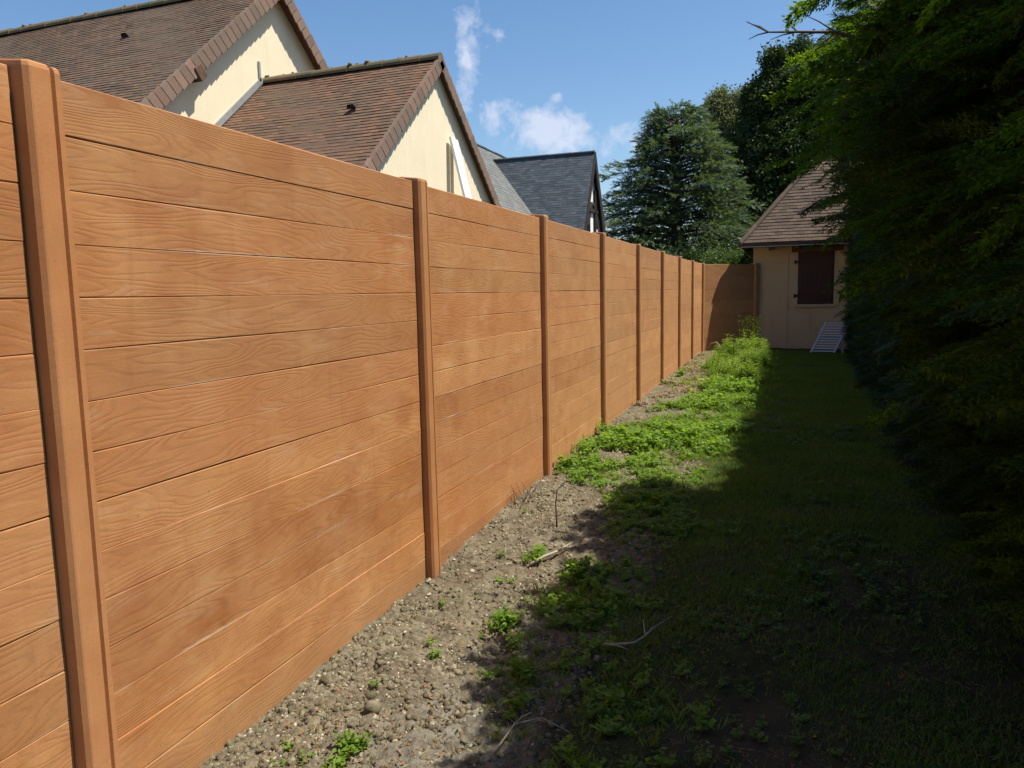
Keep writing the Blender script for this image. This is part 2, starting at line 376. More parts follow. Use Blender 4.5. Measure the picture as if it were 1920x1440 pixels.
near = (X > -.05) & (X < 3.4) & (Y > 1.3) & (Y < 20.1)
s = soilness(X, Y)*near
rough = .022*fbm(X*7, Y*7, oct=3, seed=21)+.034*np.abs(fbm(X*19, Y*19, oct=3, seed=31))+.018*fbm(X*38, Y*38, oct=2, seed=41)
Z = Z+rough*s+near*(1-s)*(.012*fbm(X*6, Y*6, oct=3, seed=51)+rough*.55*np.clip((6-Y)/2, 0, 1))
nx, ny = len(gx), len(gy); I = np.arange(nx*ny).reshape(nx, ny)
FQ = np.stack([I[:-1, :-1], I[1:, :-1], I[1:, 1:], I[:-1, 1:]], -1).reshape(-1, 4)
gm, t, p, o = new_mat('soil_and_turf'); pos = t.node('ShaderNodeNewGeometry').outputs['Position']; px, py, pz = t.sep(pos)
edge = t.math('ADD', 1.16, t.math('MULTIPLY', t.math('SUBTRACT', t.noise(t.vmath('MULTIPLY', pos, (1, .7, 0)), 1.9, 5, .65), .5), .9))
sf = t.mr(t.math('SUBTRACT', edge, px), -.1, .1)
n1 = t.noise(pos, 9, 6, .7); n2 = t.noise(pos, 40, 5, .7)
soil = t.mix(t.mr(n1, .32, .68), (.045, .036, .025), (.185, .162, .108))
soil = t.mix(t.math('MULTIPLY', t.mr(n2, .45, .7), .7), soil, (.215, .19, .14))
soil = t.mix(t.math('MULTIPLY', t.mr(t.noise(pos, 2.1, 4, .6), .5, .65), .6), soil, (.11, .082, .055))
ash = t.math('MULTIPLY', t.mr(t.vmath('DISTANCE', pos, (.75, 2.35, -.1)), .15, .5, 1, 0), t.mr(n1, .35, .6))
soil = t.mix(t.math('MULTIPLY', ash, .6), soil, (.16, .16, .155))
soil = t.mix(t.math('MULTIPLY', t.mr(t.noise(pos, 24, 4, .75), .50, .60), .5), soil, (.04, .032, .022))
turf = t.mix(t.mr(n1, .35, .65), (.020, .026, .010), (.040, .050, .016))
turf = t.mix(t.math('MULTIPLY', t.mr(n2, .45, .7), .45), turf, (.075, .068, .04))
turf = t.mix(t.math('MULTIPLY', t.mr(t.noise(pos, 1.7, 4, .6), .44, .62), .75), turf, (.070, .052, .034))
t.set(p.inputs['Base Color'], t.mix(sf, turf, soil)); p.inputs['Roughness'].default_value = .95; p.inputs['Specular IOR Level'].default_value = .1
t.set(p.inputs['Normal'], t.bump(t.math('ADD', n2, t.noise(pos, 150, 3, .7)), .7, .006))
g = link('ground', mesh_np('ground', np.stack([X, Y, Z], 1), FQ), gm, None); tag(g, kind='structure')
g.data.polygons.foreach_set('use_smooth', [True]*len(g.data.polygons))

# ------------------------------------------------------------------ scattering helpers
def rots(yaws, pitches, rolls):
    cy, sy = np.cos(yaws), np.sin(yaws); cp, sp = np.cos(pitches), np.sin(pitches); cr, sr = np.cos(rolls), np.sin(rolls)
    # x axis = pointing direction
    ex = np.stack([cy*cp, sy*cp, sp], -1); s0 = np.stack([-sy, cy, 0*cy], -1); u0 = np.cross(ex, s0)
    ey = s0*cr[:, None]+u0*sr[:, None]; ez = np.cross(ex, ey)
    return np.stack([ex, ey, ez], -1)      # columns
def scatter(templates, pts, M, sc):
    """templates: list of (V, F); returns one big V, F"""
    VV = []; FF = []; base = 0; pick = RG.integers(0, len(templates), len(pts))
    for k, (TV, TF) in enumerate(templates):
        i = np.where(pick == k)[0]
        if len(i) == 0: continue
        v = np.einsum('nij,mj->nmi', M[i], TV)*np.asarray(sc)[i][:, None, None]+pts[i][:, None, :]
        f = TF[None]+(np.arange(len(i))*len(TV))[:, None, None]+base
        VV.append(v.reshape(-1, 3)); FF.append(f.reshape(-1, TF.shape[1])); base += len(i)*len(TV)
    return np.concatenate(VV), np.concatenate(FF)
def leafq(c, d, w, up):
    """a pointed leaf quad from base c along d, half width w sideways"""
    d = np.array(d, float); L = np.linalg.norm(d); s = np.cross(d/L, up); s = s/(np.linalg.norm(s)+1e-9)*w
    c = np.array(c, float)
    return [c, c+d*.45+s, c+d, c+d*.45-s]
def quads(lst):
    V = np.array([v for q in lst for v in q]); return V, np.arange(len(V)).reshape(-1, 4)
def spray_template(seed, nside=9, nleaf=6, L=1.0, wide=.34):
    r = np.random.default_rng(seed); q = []; up = np.array([0, 0, 1.])
    def P(s): return np.array([s*L, .05*math.sin(s*3+seed), -.13*s*s])
    for i in range(12):
        s = i/12; q.append(leafq(P(s), P(s+1/12)*1.0-P(s), .012*(1.3-s), up))
    for side in (-1, 1):
        for i in range(nside):
            s = .08+.86*i/nside+r.uniform(-.02, .02); ln = wide*(1-s*.72)*r.uniform(.7, 1.15)
            a = math.radians(r.uniform(36, 55)); d = np.array([math.cos(a), side*math.sin(a), r.uniform(-.25, .12)]); b = P(s)
            for j in range(nleaf):
                tt = j/nleaf; c = b+d*ln*tt+np.array([0, 0, -.05*tt*tt]); rest = (1-tt*.55)*.085
                for sd in (-1, 1):
                    aa = a*side+sd*math.radians(r.uniform(22, 42))
                    dd = np.array([math.cos(aa), math.sin(aa), r.uniform(-.3, .3)])*rest*r.uniform(.8, 1.2)
                    q.append(leafq(c, dd, rest*.23, up))
            q.append(leafq(b+d*ln*.9, d*.08, .012, up))
    return quads(q)
def spray_coarse(seed, n=9, wide=.36):
    r = np.random.default_rng(seed); q = []; up = np.array([0, 0, 1.])
    for side in (-1, 1):
        for i in range(n):
            s = .05+.9*i/n; a = math.radians(r.uniform(35, 55)); ln = wide*(1-s*.7)*r.uniform(.7, 1.2)
            d = np.array([math.cos(a), side*math.sin(a), r.uniform(-.4, .2)])*ln
            b = np.array([s, 0, -.12*s*s]); q.append(leafq(b, d*.6, .03, up)); q.append(leafq(b+d*.5, d*.6, .022, up))
    q.append(leafq([0, 0, 0], [1.05, 0, -.12], .03, up))
    return quads(q)
SPRAY = [spray_template(k) for k in range(4)]
SPRAYC = [spray_coarse(k) for k in range(5)]

# ------------------------------------------------------------------ the long fence
TOP = 2.15
post_y = [-.72, 1.525, 3.775]+[6.02+2.139*k for k in range(7)]
FENCE_END = post_y[-1]
def post_profile():     # (x towards the camera side, along) half outlines of a cast H-post with moulded front
    return [(-.08, -.080), (-.042, -.080), (-.042, -.060), (.040, -.060), (.0525, -.050), (.0545, -.045), (.0545, .002), (.052, .008),
            (.038, .019), (.0385, .022), (.0485, .0265), (.048, .040), (.045, .046), (-.042, .046), (-.042, .080), (-.08, .080)]
def make_post():
    mb = MB(); pr = post_profile(); n = len(pr); H = TOP+.025; levels = [(-.5, 1), (H-.016, 1), (H-.005, .95), (H, .86)]
    vs = []
    for z, k in levels:
        for (x, a) in pr:
            zz = z-(.010 if z > 1 and x > .03 else 0)
            vs.append((x*k if x > 0 else x, a*(k*.5+.5), zz))
    fs = [(l*n+i, l*n+(i+1) % n, (l+1)*n+(i+1) % n, (l+1)*n+i) for l in range(3) for i in range(n)]
    fs.append(tuple(3*n+i for i in range(n)))
    mb.add(vs, fs); return mb
def make_panel(y0, y1):
    """stack of cast planks: profile with a V joint every 15 cm, deeper joint every 30 cm, extruded along the bay"""
    mb = MB(); prof = []
    z = TOP; k = 0; prof.append((-.040, TOP)); prof.append((-.004, TOP))
    prof.append((0, TOP-.004))
    while z > -.5:
        zb = z-.15; k += 1
        r = random.random(); jx = random.uniform(-.0012, .0012)
        deep = (.0042 if k % 2 == 0 else .0022)*(.5+.9*r); w = (.0013 if k % 2 == 0 else .0009)*(.7+r*.8)
        nxt = random.uniform(-.0015, .0015)
        prof += [(jx, zb+w+.0022), (jx-.0012, zb+w), (-deep, zb+w*.6), (-deep, zb-w*.6), (nxt-.001, zb-w), (nxt, zb-w-.002)]
        z = zb
    prof.append((-.040, z))
    ns = 24; vs = []; n = len(prof)
    ph = random.uniform(0, 6)
    for i in range(ns+1):
        y = y0+(y1-y0)*i/ns
        for j, (x, zz) in enumerate(prof):
            wob = .0010*math.sin(y*5+zz*9+ph) if x > -.035 else 0
            vs.append((x+wob, y, zz+(.0012*math.sin(y*3.1+j*.7+ph) if 1 < j < n-1 else 0)))
    fs = [(i*n+j, i*n+j+1, (i+1)*n+j+1, (i+1)*n+j) for i in range(ns) for j in range(n-1)]
    fs += [(i*n+n-1, i*n, (i+1)*n, (i+1)*n+n-1) for i in range(ns)]
    fs.append(tuple(range(n))); fs.append(tuple(ns*n+j for j in reversed(range(n))))
    mb.add(vs, fs); return mb
fence = thing('concrete_fence', (0, 8, 0), 'long orange wood-look concrete plank fence with moulded posts along the left of the path', 'fence')
fence.location = (0, 9, 0)
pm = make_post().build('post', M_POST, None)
for i, y in enumerate(post_y):
    o = pm if i == 0 else pm.copy()
    if i: COL.objects.link(o)
    o.parent = fence; o.location = Vector((random.uniform(-.003, .003), y, random.uniform(-.006, .004)))-fence.location
    o.rotation_euler = (random.uniform(-.003, .003), random.uniform(-.003, .003), 0)
for a, b in zip(post_y[:-1], post_y[1:]):
    dz = random.uniform(-.006, .006)
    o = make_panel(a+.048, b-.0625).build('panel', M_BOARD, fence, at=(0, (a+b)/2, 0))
    o.location.z += dz

# short return fence joining the fence to the house
pf = thing('return_fence', (.7, FENCE_END+.02, 0), 'short orange plank fence across the far end between the long fence and the ochre house', 'fence')
FY = FENCE_END+.01; RT = math.radians(42); PL = 1.56
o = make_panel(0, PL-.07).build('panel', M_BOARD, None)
o.parent = pf; o.rotation_euler = (0, 0, -math.pi/2+RT); o.location = Vector((.045, FY+.03, -.01))-pf.location
o2 = pm.copy(); COL.objects.link(o2); o2.parent = pf; o2.rotation_euler = (0, 0, -math.pi/2+RT); o2.location = Vector((.045+PL*math.cos(RT), FY+.03+PL*math.sin(RT), -.01))-pf.location

# ------------------------------------------------------------------ roofs and houses
def roof_slope(name, O, a, d, ulen, vlen, mat, parent, course=.105, tw=.165, th=.016, urange=None, jit=.5, useed=0):
    """tiled slope: O upper corner, a unit along the ridge, d unit down the slope; one lapped quad with a front edge per tile"""
    O = Vector(O); a = Vector(a).normalized(); d = Vector(d).normalized(); n = a.cross(d).normalized()
    if n.z < 0: n = -n
    mb = MB(); rows = int(vlen/course)
    ur = urange or (lambda v: (0, ulen))
    for j in range(rows):
        v0 = j*course; v1 = v0+course; lo0, hi0 = ur(v0); lo1, hi1 = ur(v1)
        if hi1-lo1 < .02: continue
        st = (j % 2)*tw/2; k0 = math.floor((min(lo0, lo1)-st)/tw); k1 = math.ceil((max(hi0, hi1)-st)/tw)
        sag = .0015*math.sin(j*.9+useed)
        for k in range(k0, k1):
            uu = [k*tw+st, (k+1)*tw+st]
            ua = [min(max(u, lo0), hi0) for u in uu]; ub = [min(max(u, lo1), hi1) for u in uu]
            if ub[1]-ub[0] < .004: continue
            r = (random.random()-.5)*jit*.012; gp = .0015
            h0 = .002; h1 = th+r; vv = v1+random.uniform(-.004, .004)+.01
            def P(u, v, h): return O+a*u+d*v+n*(h+(sag+.008*math.sin(u*1.3+j*.11+useed) if th > .01 else 0))
            vs = [P(ua[0]+gp, v0, h0), P(ua[1]-gp, v0, h0), P(ub[1]-gp, vv, h1), P(ub[0]+gp, vv, h1), P(ub[1]-gp, vv, h1-.013), P(ub[0]+gp, vv, h1-.013)]
            c = (k+.5, j+.5)
            mb.add(vs, [(0, 1, 2, 3), (3, 2, 4, 5)], [[c]*4, [c]*4])
    # backing under the tiles
    return mb
def deck(mb, poly, n, th): mb.prism(poly, n*th)
def ridge_tiles(p0, p1, mat, parent, r=.10, seg=.38, bump=True, name='ridge_tile_row'):
    p0 = Vector(p0); p1 = Vector(p1); d = (p1-p0); L = d.length; d.normalize(); mb = MB(); N = int(L/seg)
    side = d.cross(Vector((0, 0, 1))).normalized()
    for i in range(N+1):
        a = p0+d*(i*seg); b = p0+d*min((i+1)*seg+.03, L)
        if (b-a).length < .05: continue
        ra = r*random.uniform(.92, 1.0); rb = ra*1.12; k = 8; vs = []
        for q, rr in ((a, ra), (b, rb)):
            for t_ in range(k+1):
                an = math.pi*(t_/k)*1.16-.25; vs.append(q+side*rr*math.cos(an)+Vector((0, 0, 1))*rr*(math.sin(an))*.95-Vector((0, 0, r*.35)))
        c = (i+.5, 77.5); fs = [(t_, t_+1, k+2+t_, k+1+t_) for t_ in range(k)]
        fs.append(tuple(range(k+1))[::-1]); fs.append(tuple(k+1+t_ for t_ in range(k+1)))
        mb.add(vs, fs, [[c]*len(f) for f in fs])
    if bump:    # mortar lumps at the joints
        mm = mb
        for i in range(int(L/.11)):
            q = p0+d*(i*.11+random.uniform(-.04, .04)); near_joint = abs((i*.11) % seg) < .12
            if random.random() < (.7 if near_joint else .3):
                mm.lump(q+side*random.uniform(-.06, .06)+Vector((0, 0, r*random.uniform(.35, .72))), random.uniform(.03, .06)*(1.15 if near_joint else .8))
    return mb.build(name, mat, parent)
def verge(p0, d, L, xdir, mat, parent, step=.19, name='verge_tile_row', drop=.13, lap=.05):
    """clay verge blocks lapping down a gable edge; p0 at the ridge, d down the slope, xdir outwards"""
    d = Vector(d).normalized(); xd = Vector(xdir).normalized(); n = xd.cross(d).normalized()
    if n.z < 0: n = -n
    mb = MB(); N = int(L/step)
    for i in range(N):
        c = p0+d*(i*step+step*.5)
        tilt = Matrix.Rotation(random.uniform(.055, .085), 3, xd if n.dot(Vector(xdir).cross(d)) > 0 else xd)
        B = Matrix((d, xd, n)).transposed()
        tl = Matrix.Rotation(.16+random.uniform(-.02, .02), 3, 'Y')
        uvc = (i+.5, 33.5)
        b0 = len(mb.f)
        mb.box(c+n*.035-xd*(lap/2-.02)+d*random.uniform(-.005, .005), (step*.90, lap*random.uniform(.92, 1.05), .026), B @ tl)
        mb.box(c+xd*.022-n*(drop/2-.045), (step*.90, .024, drop*random.uniform(.93, 1.05)), B @ tl)
        for q in range(b0, len(mb.f)): mb.uv[q] = [uvc]*4
    return mb.build(name, mat, parent)
def vent(p, d, xd, parent):
    d = Vector(d).normalized(); n = Vector(xd).cross(d).normalized()
    if n.z < 0: n = -n
    p = Vector(p); a = Vector(xd).normalized(); mb = MB()
    b = [p-a*.11, p+a*.11, p-d*.22]; top = p+n*.10-d*.02
    mb.add([p-a*.10, p-a*.06+n*.085, p+a*.06+n*.085, p+a*.10, p-d*.26+n*.01], [(0, 1, 4), (1, 2, 4), (2, 3, 4)])
    mb.add([p-a*.085+d*-.02, p-a*.055+n*.075-d*.02, p+a*.055+n*.075-d*.02, p+a*.085-d*.02], [(0, 1, 2, 3)])
    return mb.build('roof_vent', M_DARKWOOD, parent)

def gable_house(name, label, xg, xback, ry, rz, ez, slope, tile, wall_mat, verge_m, overhang, base_loc, tw=.165, course=.105, th=.0125, ridge=True, wname='wall', slateridge=False, vd=.13):
    """house with its ridge along x and a gable facing the fence at xg (verge plane)"""
    root = thing(name, base_loc, label, 'house')
    hw = (rz-ez)/slope; L = xg-xback; xw = xg-overhang
    w = MB(); hw2 = hw-.35; ze = rz-.10-slope*hw2
    w.prism([(xw, ry-hw2, -.3), (xw, ry+hw2, -.3), (xw, ry+hw2, ze), (xw, ry, rz-.10), (xw, ry-hw2, ze)], (-(L-overhang-.3), 0, 0))
    w.build(wname, wall_mat, root)
    for s_ in (-1, 1):
        d = Vector((0, s_, -slope)).normalized(); sl = math.hypot(hw, rz-ez); n = Vector((0, s_*slope, 1)).normalized()
        mb = roof_slope('roof', (xg-.02, ry, rz), (-1, 0, 0), d, L-.02, sl, tile, root, course, tw, th, useed=ry)
        O = Vector((xg-.05, ry, rz)); e = O+d*sl
        mb.prism([O, e, e+Vector((-(L-.1), 0, 0)), O+Vector((-(L-.1), 0, 0))], -n*.06)
        mb.build('roof_slope', tile, root)
        if verge_m: verge(Vector((xg-.02, ry, rz)), d, sl, (1, 0, 0), verge_m, root, drop=vd)
    return root, hw

# large brown-roofed house on the left
h1, hw = gable_house('tiled_house', 'large cream house at upper left, its long weathered brown roof behind the nearest fence post', -7.6, -21.6, 13.26, 7.76, 2.6, .85,
                     M_TILE1, M_CREAM, M_VERGE, .24, (-14, 13.2, 0), vd=.27)
ridge_tiles((-21.5, 13.26, 7.79), (-7.62, 13.26, 7.79), M_RIDGE, h1, r=.12)
p_ = MB(); 
for s_, q in ((-1, 2.45),):
    p_.box((-7.74, 13.26+s_*q, 7.76-.85*q-.27), (.36, .20, .24), Matrix.Rotation(-s_*.70, 3, 'X'))
p_.build('purlin', M_BROWNWOOD, h1, bevel=.01)
sf_ = MB()     # timber soffit boards under both verges
for s_ in (-1, 1):
    d = Vector((0, s_, -.85)).normalized(); n = Vector((0, s_*.85, 1)).normalized(); O = Vector((-7.63, 13.26, 7.76))-n*.075
    sf_.prism([O, O+d*6.0, O+d*6.0+Vector((-.2, 0, 0)), O+Vector((-.2, 0, 0))], -n*.02)
sf_.build('soffit', M_BROWNWOOD, h1)
vent((-10.5, 9.3, 4.40), (0, -1, -.85), (-1, 0, 0), h1)
vent((-10.4, 12.0, 6.70), (0, -1, -.85), (-1, 0, 0), h1)
# lower wing with its own gable
h2, hw = gable_house('tiled_house', 'smaller cream house with red-brown roof and plain gable below the larger brown-roofed one', -4, -7.86, 12.87, 5.76, 2.6, .835,
                     M_TILE2, M_CREAM, M_VERGE, .13, (-6, 12.87, 0), vd=.21)
ridge_tiles((-7.84, 12.87, 5.80), (-4.0, 12.87, 5.80), M_RIDGE, h2, r=.11)
vent((-6.2, 10.55, 3.87), (0, -1, -.835), (-1, 0, 0), h2)
vent((-5.1, 11.55, 4.71), (0, -1, -.835), (-1, 0, 0), h2)
fl = MB()     # zinc flashing where the roof meets the taller house
dd = Vector((0, -1, -.835)).normalized(); nn_ = Vector((0, -.835, 1)).normalized()
O = Vector((-7.83, 12.8, 5.76)); fl.bar(O+nn_*.05, O+dd*4.7+nn_*.05, .05, .10, up=nn_)
fl.bar((-7.83, 12.7, 5.75), (-7.83, 12.7, 6.12), .05, .05, up=(0, 1, 0))
fl.build('flashing', M_ZINC, h2)

# far slate-roofed house: narrow steep wing plus the main roof behind it
h3 = thing('slate_house', (-8, 28.6, 0), 'distant house with steep dark blue-grey slate roof and black and white timbered gable', 'house')
S3 = 1.78; ry, rz, xg = 28.66, 6.80, -5.0
w = MB(); w.prism([(xg-.14, ry-1.85, -.3), (xg-.14, ry+1.85, -.3), (xg-.14, ry+1.85, rz-.15-S3*1.85), (xg-.14, ry, rz-.15), (xg-.14, ry-1.85, rz-.15-S3*1.85)], (-6, 0, 0)); w.build('wall', M_WHITE, h3)
for s_ in (-1, 1):
    d = Vector((0, s_, -S3)).normalized(); n = Vector((0, s_*S3, 1)).normalized(); sl = 2.25*math.hypot(1, S3)
    mb = roof_slope('r', (xg, ry, rz), (-1, 0, 0), d, 5.2, sl, M_SLATE, h3, .11, .2, .007, jit=.3)
    O = Vector((xg, ry, rz)); e = O+d*sl; mb.prism([O, e, e+Vector((-5.2, 0, 0)), O+Vector((-5.2, 0, 0))], -n*.05); mb.build('roof_slope', M_SLATE, h3)
    b = MB(); b.prism([O+n*.01, e+n*.01, e-n*(.17 if s_ < 0 else .40), O-Vector((0, 0, .36 if s_ < 0 else .62))], (.05, 0, 0)); b.build('bargeboard', M_DARKWOOD, h3)
    b = MB(); b.prism([O-n*.06, e-n*.06, e-n*.06+Vector((-.12, 0, 0)), O-n*.06+Vector((-.12, 0, 0))], -n*.02); b.build('soffit', M_DARKWOOD, h3)
b = MB(); b.bar((xg-.12, ry+.35, 2.5), (xg-.12, ry+.35, rz-1.4), .14, .16, up=(0, 1, 0))
b.bar((xg-.12, ry-1.2, 4.62), (xg-.12, ry+1.2, 4.62), .14, .14)
for s_ in (-1, 1): b.bar((xg-.12, ry+s_*.12, 4.9), (xg-.12, ry+s_*.75, 4.0), .12, .12, up=(1, 0, 0))
b.build('timber_frame', M_DARKWOOD, h3)
b = MB(); b.bb((xg-.13, ry-1.25, 2.9), (xg-.10, ry-.35, 4.45)); b.build('window', M_GLASS, h3)
ridge_tiles((xg-5.0, ry, rz+.02), (xg, ry, rz+.02), M_SLATE, h3, r=.07, seg=.45, bump=False)
MRX, MRZ = -9.6, 7.35   # main ridge, running away from us
d = Vector((1, 0, -1.15)).normalized(); nrm = Vector((1.15, 0, 1)).normalized(); sl = 4.6*math.hypot(1, 1.15)
mb = roof_slope('r', (MRX, 23.6, MRZ), (0, 1, 0), d, 12.5, sl, M_SLATE_SUNLIT, h3, .16, .25, .008)
O = Vector((MRX, 23.6, MRZ)); mb.prism([O, O+d*sl, O+d*sl+Vector((0, 12.5, 0)), O+Vector((0, 12.5, 0))], -nrm*.05)
mb.build('roof_slope', M_SLATE_SUNLIT, h3)
d2 = Vector((-1, 0, -1.15)).normalized(); n2_ = Vector((-1.15, 0, 1)).normalized(); mb = MB()
mb.prism([O, O+Vector((0, 12.5, 0)), O+d2*sl+Vector((0, 12.5, 0)), O+d2*sl], -n2_*.05); mb.build('roof_slope', M_SLATE, h3)
w = MB(); w.prism([(MRX-4.2, 23.8, -.3), (MRX+4.2, 23.8, -.3), (MRX+4.2, 23.8, 2.4), (MRX, 23.8, MRZ-.1), (MRX-4.2, 23.8, 2.4)], (0, 12, 0)); w.build('wall', M_CREAM, h3)
ridge_tiles((MRX, 23.6, MRZ+.02), (MRX, 36.1, MRZ+.02), M_SLATE, h3, r=.07, seg=.45, bump=False)

# pale planks leaning on the small gable
M_PLANK = simple('white_painted_plank', (.72, .73, .76), .5, .05)
lp = thing('leaning_planks', (-3.0, 13.4, 0), 'pair of tall white planks leaning upright against the cream gable of the smaller house', 'planks')
for k, dy in enumerate((-.085, .085)):
    b = MB(); b.bar((-3.02, 13.42+dy, .0), (-4.06, 13.42+dy, 4.48-k*.02), .15, .05, up=(1, 0, .25)); b.build('plank', M_PLANK, lp, bevel=.006)

# ochre house at the far end of the path
E0, EYF, SP = .815, 19.25, 1.2466     # hip corner of the eave, eave line, roof pitch
h4 = thing('tiled_house', (4.5, 20, 0), 'ochre house closing the path, with brown hipped roof and dark reddish-brown shutter', 'house')
WX0, WY = 1.13, 20.05
w = MB()
wx0, wx1, wz0, wz1 = 2.19, 3.02, 1.12, 2.56     # window opening
for (a, b) in (((WX0, -.3), (wx0, 2.66)), ((wx1, -.3), (8.4, 2.66)), ((wx0, -.3), (wx1, wz0)), ((wx0, wz1), (wx1, 2.66))):
    w.bb((a[0], WY, a[1]), (b[0], WY+.3, b[1]))
w.bb((WX0, WY+.3, -.3), (WX0+.3, WY+7, 2.66)); w.bb((8.1, WY+.3, -.3), (8.4, WY+7, 2.66)); w.bb((WX0, WY+7, -.3), (8.4, WY+7.3, 2.66))
w.build('wall', M_CREAM4, h4)
EZ = 2.60; depth = 3.9; ux = 8.0
d = Vector((0, 1, SP)).normalized(); sl = depth*math.hypot(1, SP); dn = -d
def ur(v):   # v measured down from the ridge
    h = depth*(1-v/sl); return (h, ux-h)
mb = roof_slope('r', (E0, EYF+depth, EZ+depth*SP), (1, 0, 0), dn, ux, sl, M_TILE4, h4, .105, .165, urange=ur)
A = [Vector((E0, EYF, EZ)), Vector((E0+ux, EYF, EZ)), Vector((E0+ux-depth, EYF+depth, EZ+depth*SP)), Vector((E0+depth, EYF+depth, EZ+depth*SP))]
mb.prism([q+Vector((0, 0, -.01)) for q in A], (0, .02, -.05)); mb.build('roof_slope', M_TILE4, h4)
back = [Vector((E0, EYF+2*depth, EZ)), Vector((E0+ux, EYF+2*depth, EZ))]
dL = Vector((-1, 0, -SP)).normalized()
mb = MB(); mb.prism([A[0], A[3], back[0]], (.02, 0, -.05)); mb.build('roof_slope', M_TILE4, h4)
mb = MB(); mb.prism([A[1], back[1], A[2]], (-.02, 0, -.05)); mb.build('roof_slope', M_TILE4, h4)
mb = MB(); mb.prism([A[3], A[2], back[1], back[0]], (0, -.02, -.05)); mb.build('roof_slope', M_TILE4, h4)
ridge_tiles(A[0]+Vector((.02, .02, .03)), A[3]+Vector((0, 0, .03)), M_TILE4, h4, r=.075, seg=.3, bump=False, name='hip_tile_row')
ridge_tiles(A[3]+Vector((0, 0, .03)), A[2]+Vector((0, 0, .03)), M_TILE4, h4, r=.10, bump=False)
b = MB(); b.bb((E0+.05, EYF+.02, EZ-.075), (E0+ux-.05, EYF+.05, EZ+.0)); b.build('fascia', M_ZINC, h4)
b = MB(); b.bb((E0+.08, EYF+.06, EZ-.05), (E0+ux-.1, WY-.002, EZ-.02)); b.build('soffit', M_BROWNWOOD, h4)
for k in range(9): 
    xx = 1.5+k*.62; b = MB()
    b.bb((xx, EYF+.1, EZ-.13), (xx+.07, WY-.004, EZ-.052)); b.build('rafter', M_BROWNWOOD, h4)
b = MB(); b.bb((2.03, WY-.04, 2.40), (3.2, WY+.05, 2.53)); b.build('lintel', M_BROWNWOOD, h4, bevel=.006)
sh = MB()
for k in range(7): sh.bb((wx0+.004+k*.1105, WY+.015, wz0+.02), (wx0+.004+k*.1105+.106, WY+.045, wz1-.13))
sh.bb((wx0+.01, WY-.005, 1.35), (wx1-.01, WY+.013, 1.43)); sh.bb((wx0+.01, WY-.005, 2.1), (wx1-.01, WY+.013, 2.18))
wn_ = MB(); wn_.bb((wx0-.0, WY+.05, wz0), (wx1, WY+.09, wz1)); wo = wn_.build('window', M_SHUTTER, h4)
sh.build('shutter', M_SHUTTER, wo)
s_ = MB(); s_.bb((wx0-.07, WY-.05, wz0-.07), (wx1+.08, WY+.049, wz0-.002)); s_.build('sill', M_SILL, wo, bevel=.006)
for zz in (1.33, 2.16):
    b = MB(); b.bb((wx0-.075, WY-.03, zz-.02), (wx0+.02, WY-.006, zz+.025)); b.bb((wx0-.09, WY-.04, zz-.045), (wx0-.055, WY-.004, zz+.045)); b.build('hinge', M_IRON, wo)
b = MB(); b.tube([(1.96, WY-.012, 2.45), (1.955, WY-.012, 1.8), (1.965, WY-.012, 1.12), (1.96, WY-.012, .25)], .004); b.bb((1.93, WY-.03, 1.06), (1.985, WY-.003, 1.12)); b.build('wall_cable', M_SILL, h4)

# ------------------------------------------------------------------ white slatted lounger by the wall
lo = thing('garden_lounger', (2.9, 18.45, 0), 'white slatted plastic garden lounger tipped back beside the ochre wall', 'lounger')
G0 = .03
pA, pB = Vector((2.47, 18.15, G0+.04)), Vector((2.95, 18.08, G0+.04)); up_ = Vector((.33, .50, .66))
b = MB()
for q in (pA, pB): b.bar(q, q+up_, .045, .035, up=(0, -1, .8))
b.build('frame', M_PVC, lo, bevel=.006)
b = MB(); nsl = 12
for k in range(nsl):
    s_ = (k+.6)/nsl; b.bar(pA+up_*s_, pB+up_*s_, .033, .018, up=(0, -1, .8))
b.build('backrest', M_PVC, lo, bevel=.003)
b = MB(); q0 = pB+up_; q1 = pA+up_
e1 = Vector((3.55, 18.75, G0+.38)); e0 = Vector((3.10, 18.85, G0+.38))
b.bar(q0*.45+pB*.55, e1, .05, .04); b.bar(q1*.45+pA*.55, e0, .05, .04)
for k in range(7): s_ = (k+.5)/7; b.bar((q0*.45+pB*.55).lerp(e1, s_), (q1*.45+pA*.55).lerp(e0, s_), .045, .02)
b.build('seat', M_PVC, lo, bevel=.004)
for q in (e0, e1, (q0*.45+pB*.55)):
    b = MB(); b.bar(q+Vector((0, 0, .0)), Vector((q.x+.05, q.y, G0)), .045, .045, up=(0, 1, 0)); b.build('leg', M_PVC, lo, bevel=.006)
b = MB(); b.tube([q0, q0+Vector((.10, .02, .06)), q0+Vector((.28, .04, .02)), q0+Vector((.34, .05, -.18))], .022); b.build('armrest', M_PVC, lo, smooth=True)

# ------------------------------------------------------------------ trees beyond the fence
def tree_common(name, loc, label, cat='tree', group=None): return thing(name, loc, label, cat, group)
def noisy_core(name, pts_fn, mat, parent): pass

def needle_tuft(seed, n=16):
    r = np.random.default_rng(seed); q = []
    for i in range(n):
        s = i/n; d = np.array([.28, r.uniform(-.22, .22), r.uniform(-.10, .12)])
        q.append(leafq([s*.8, r.uniform(-.05, .05), 0], d, .035, np.array([0, 0, 1.])))
    return quads(q)
TUFT = [needle_tuft(k) for k in range(4)]

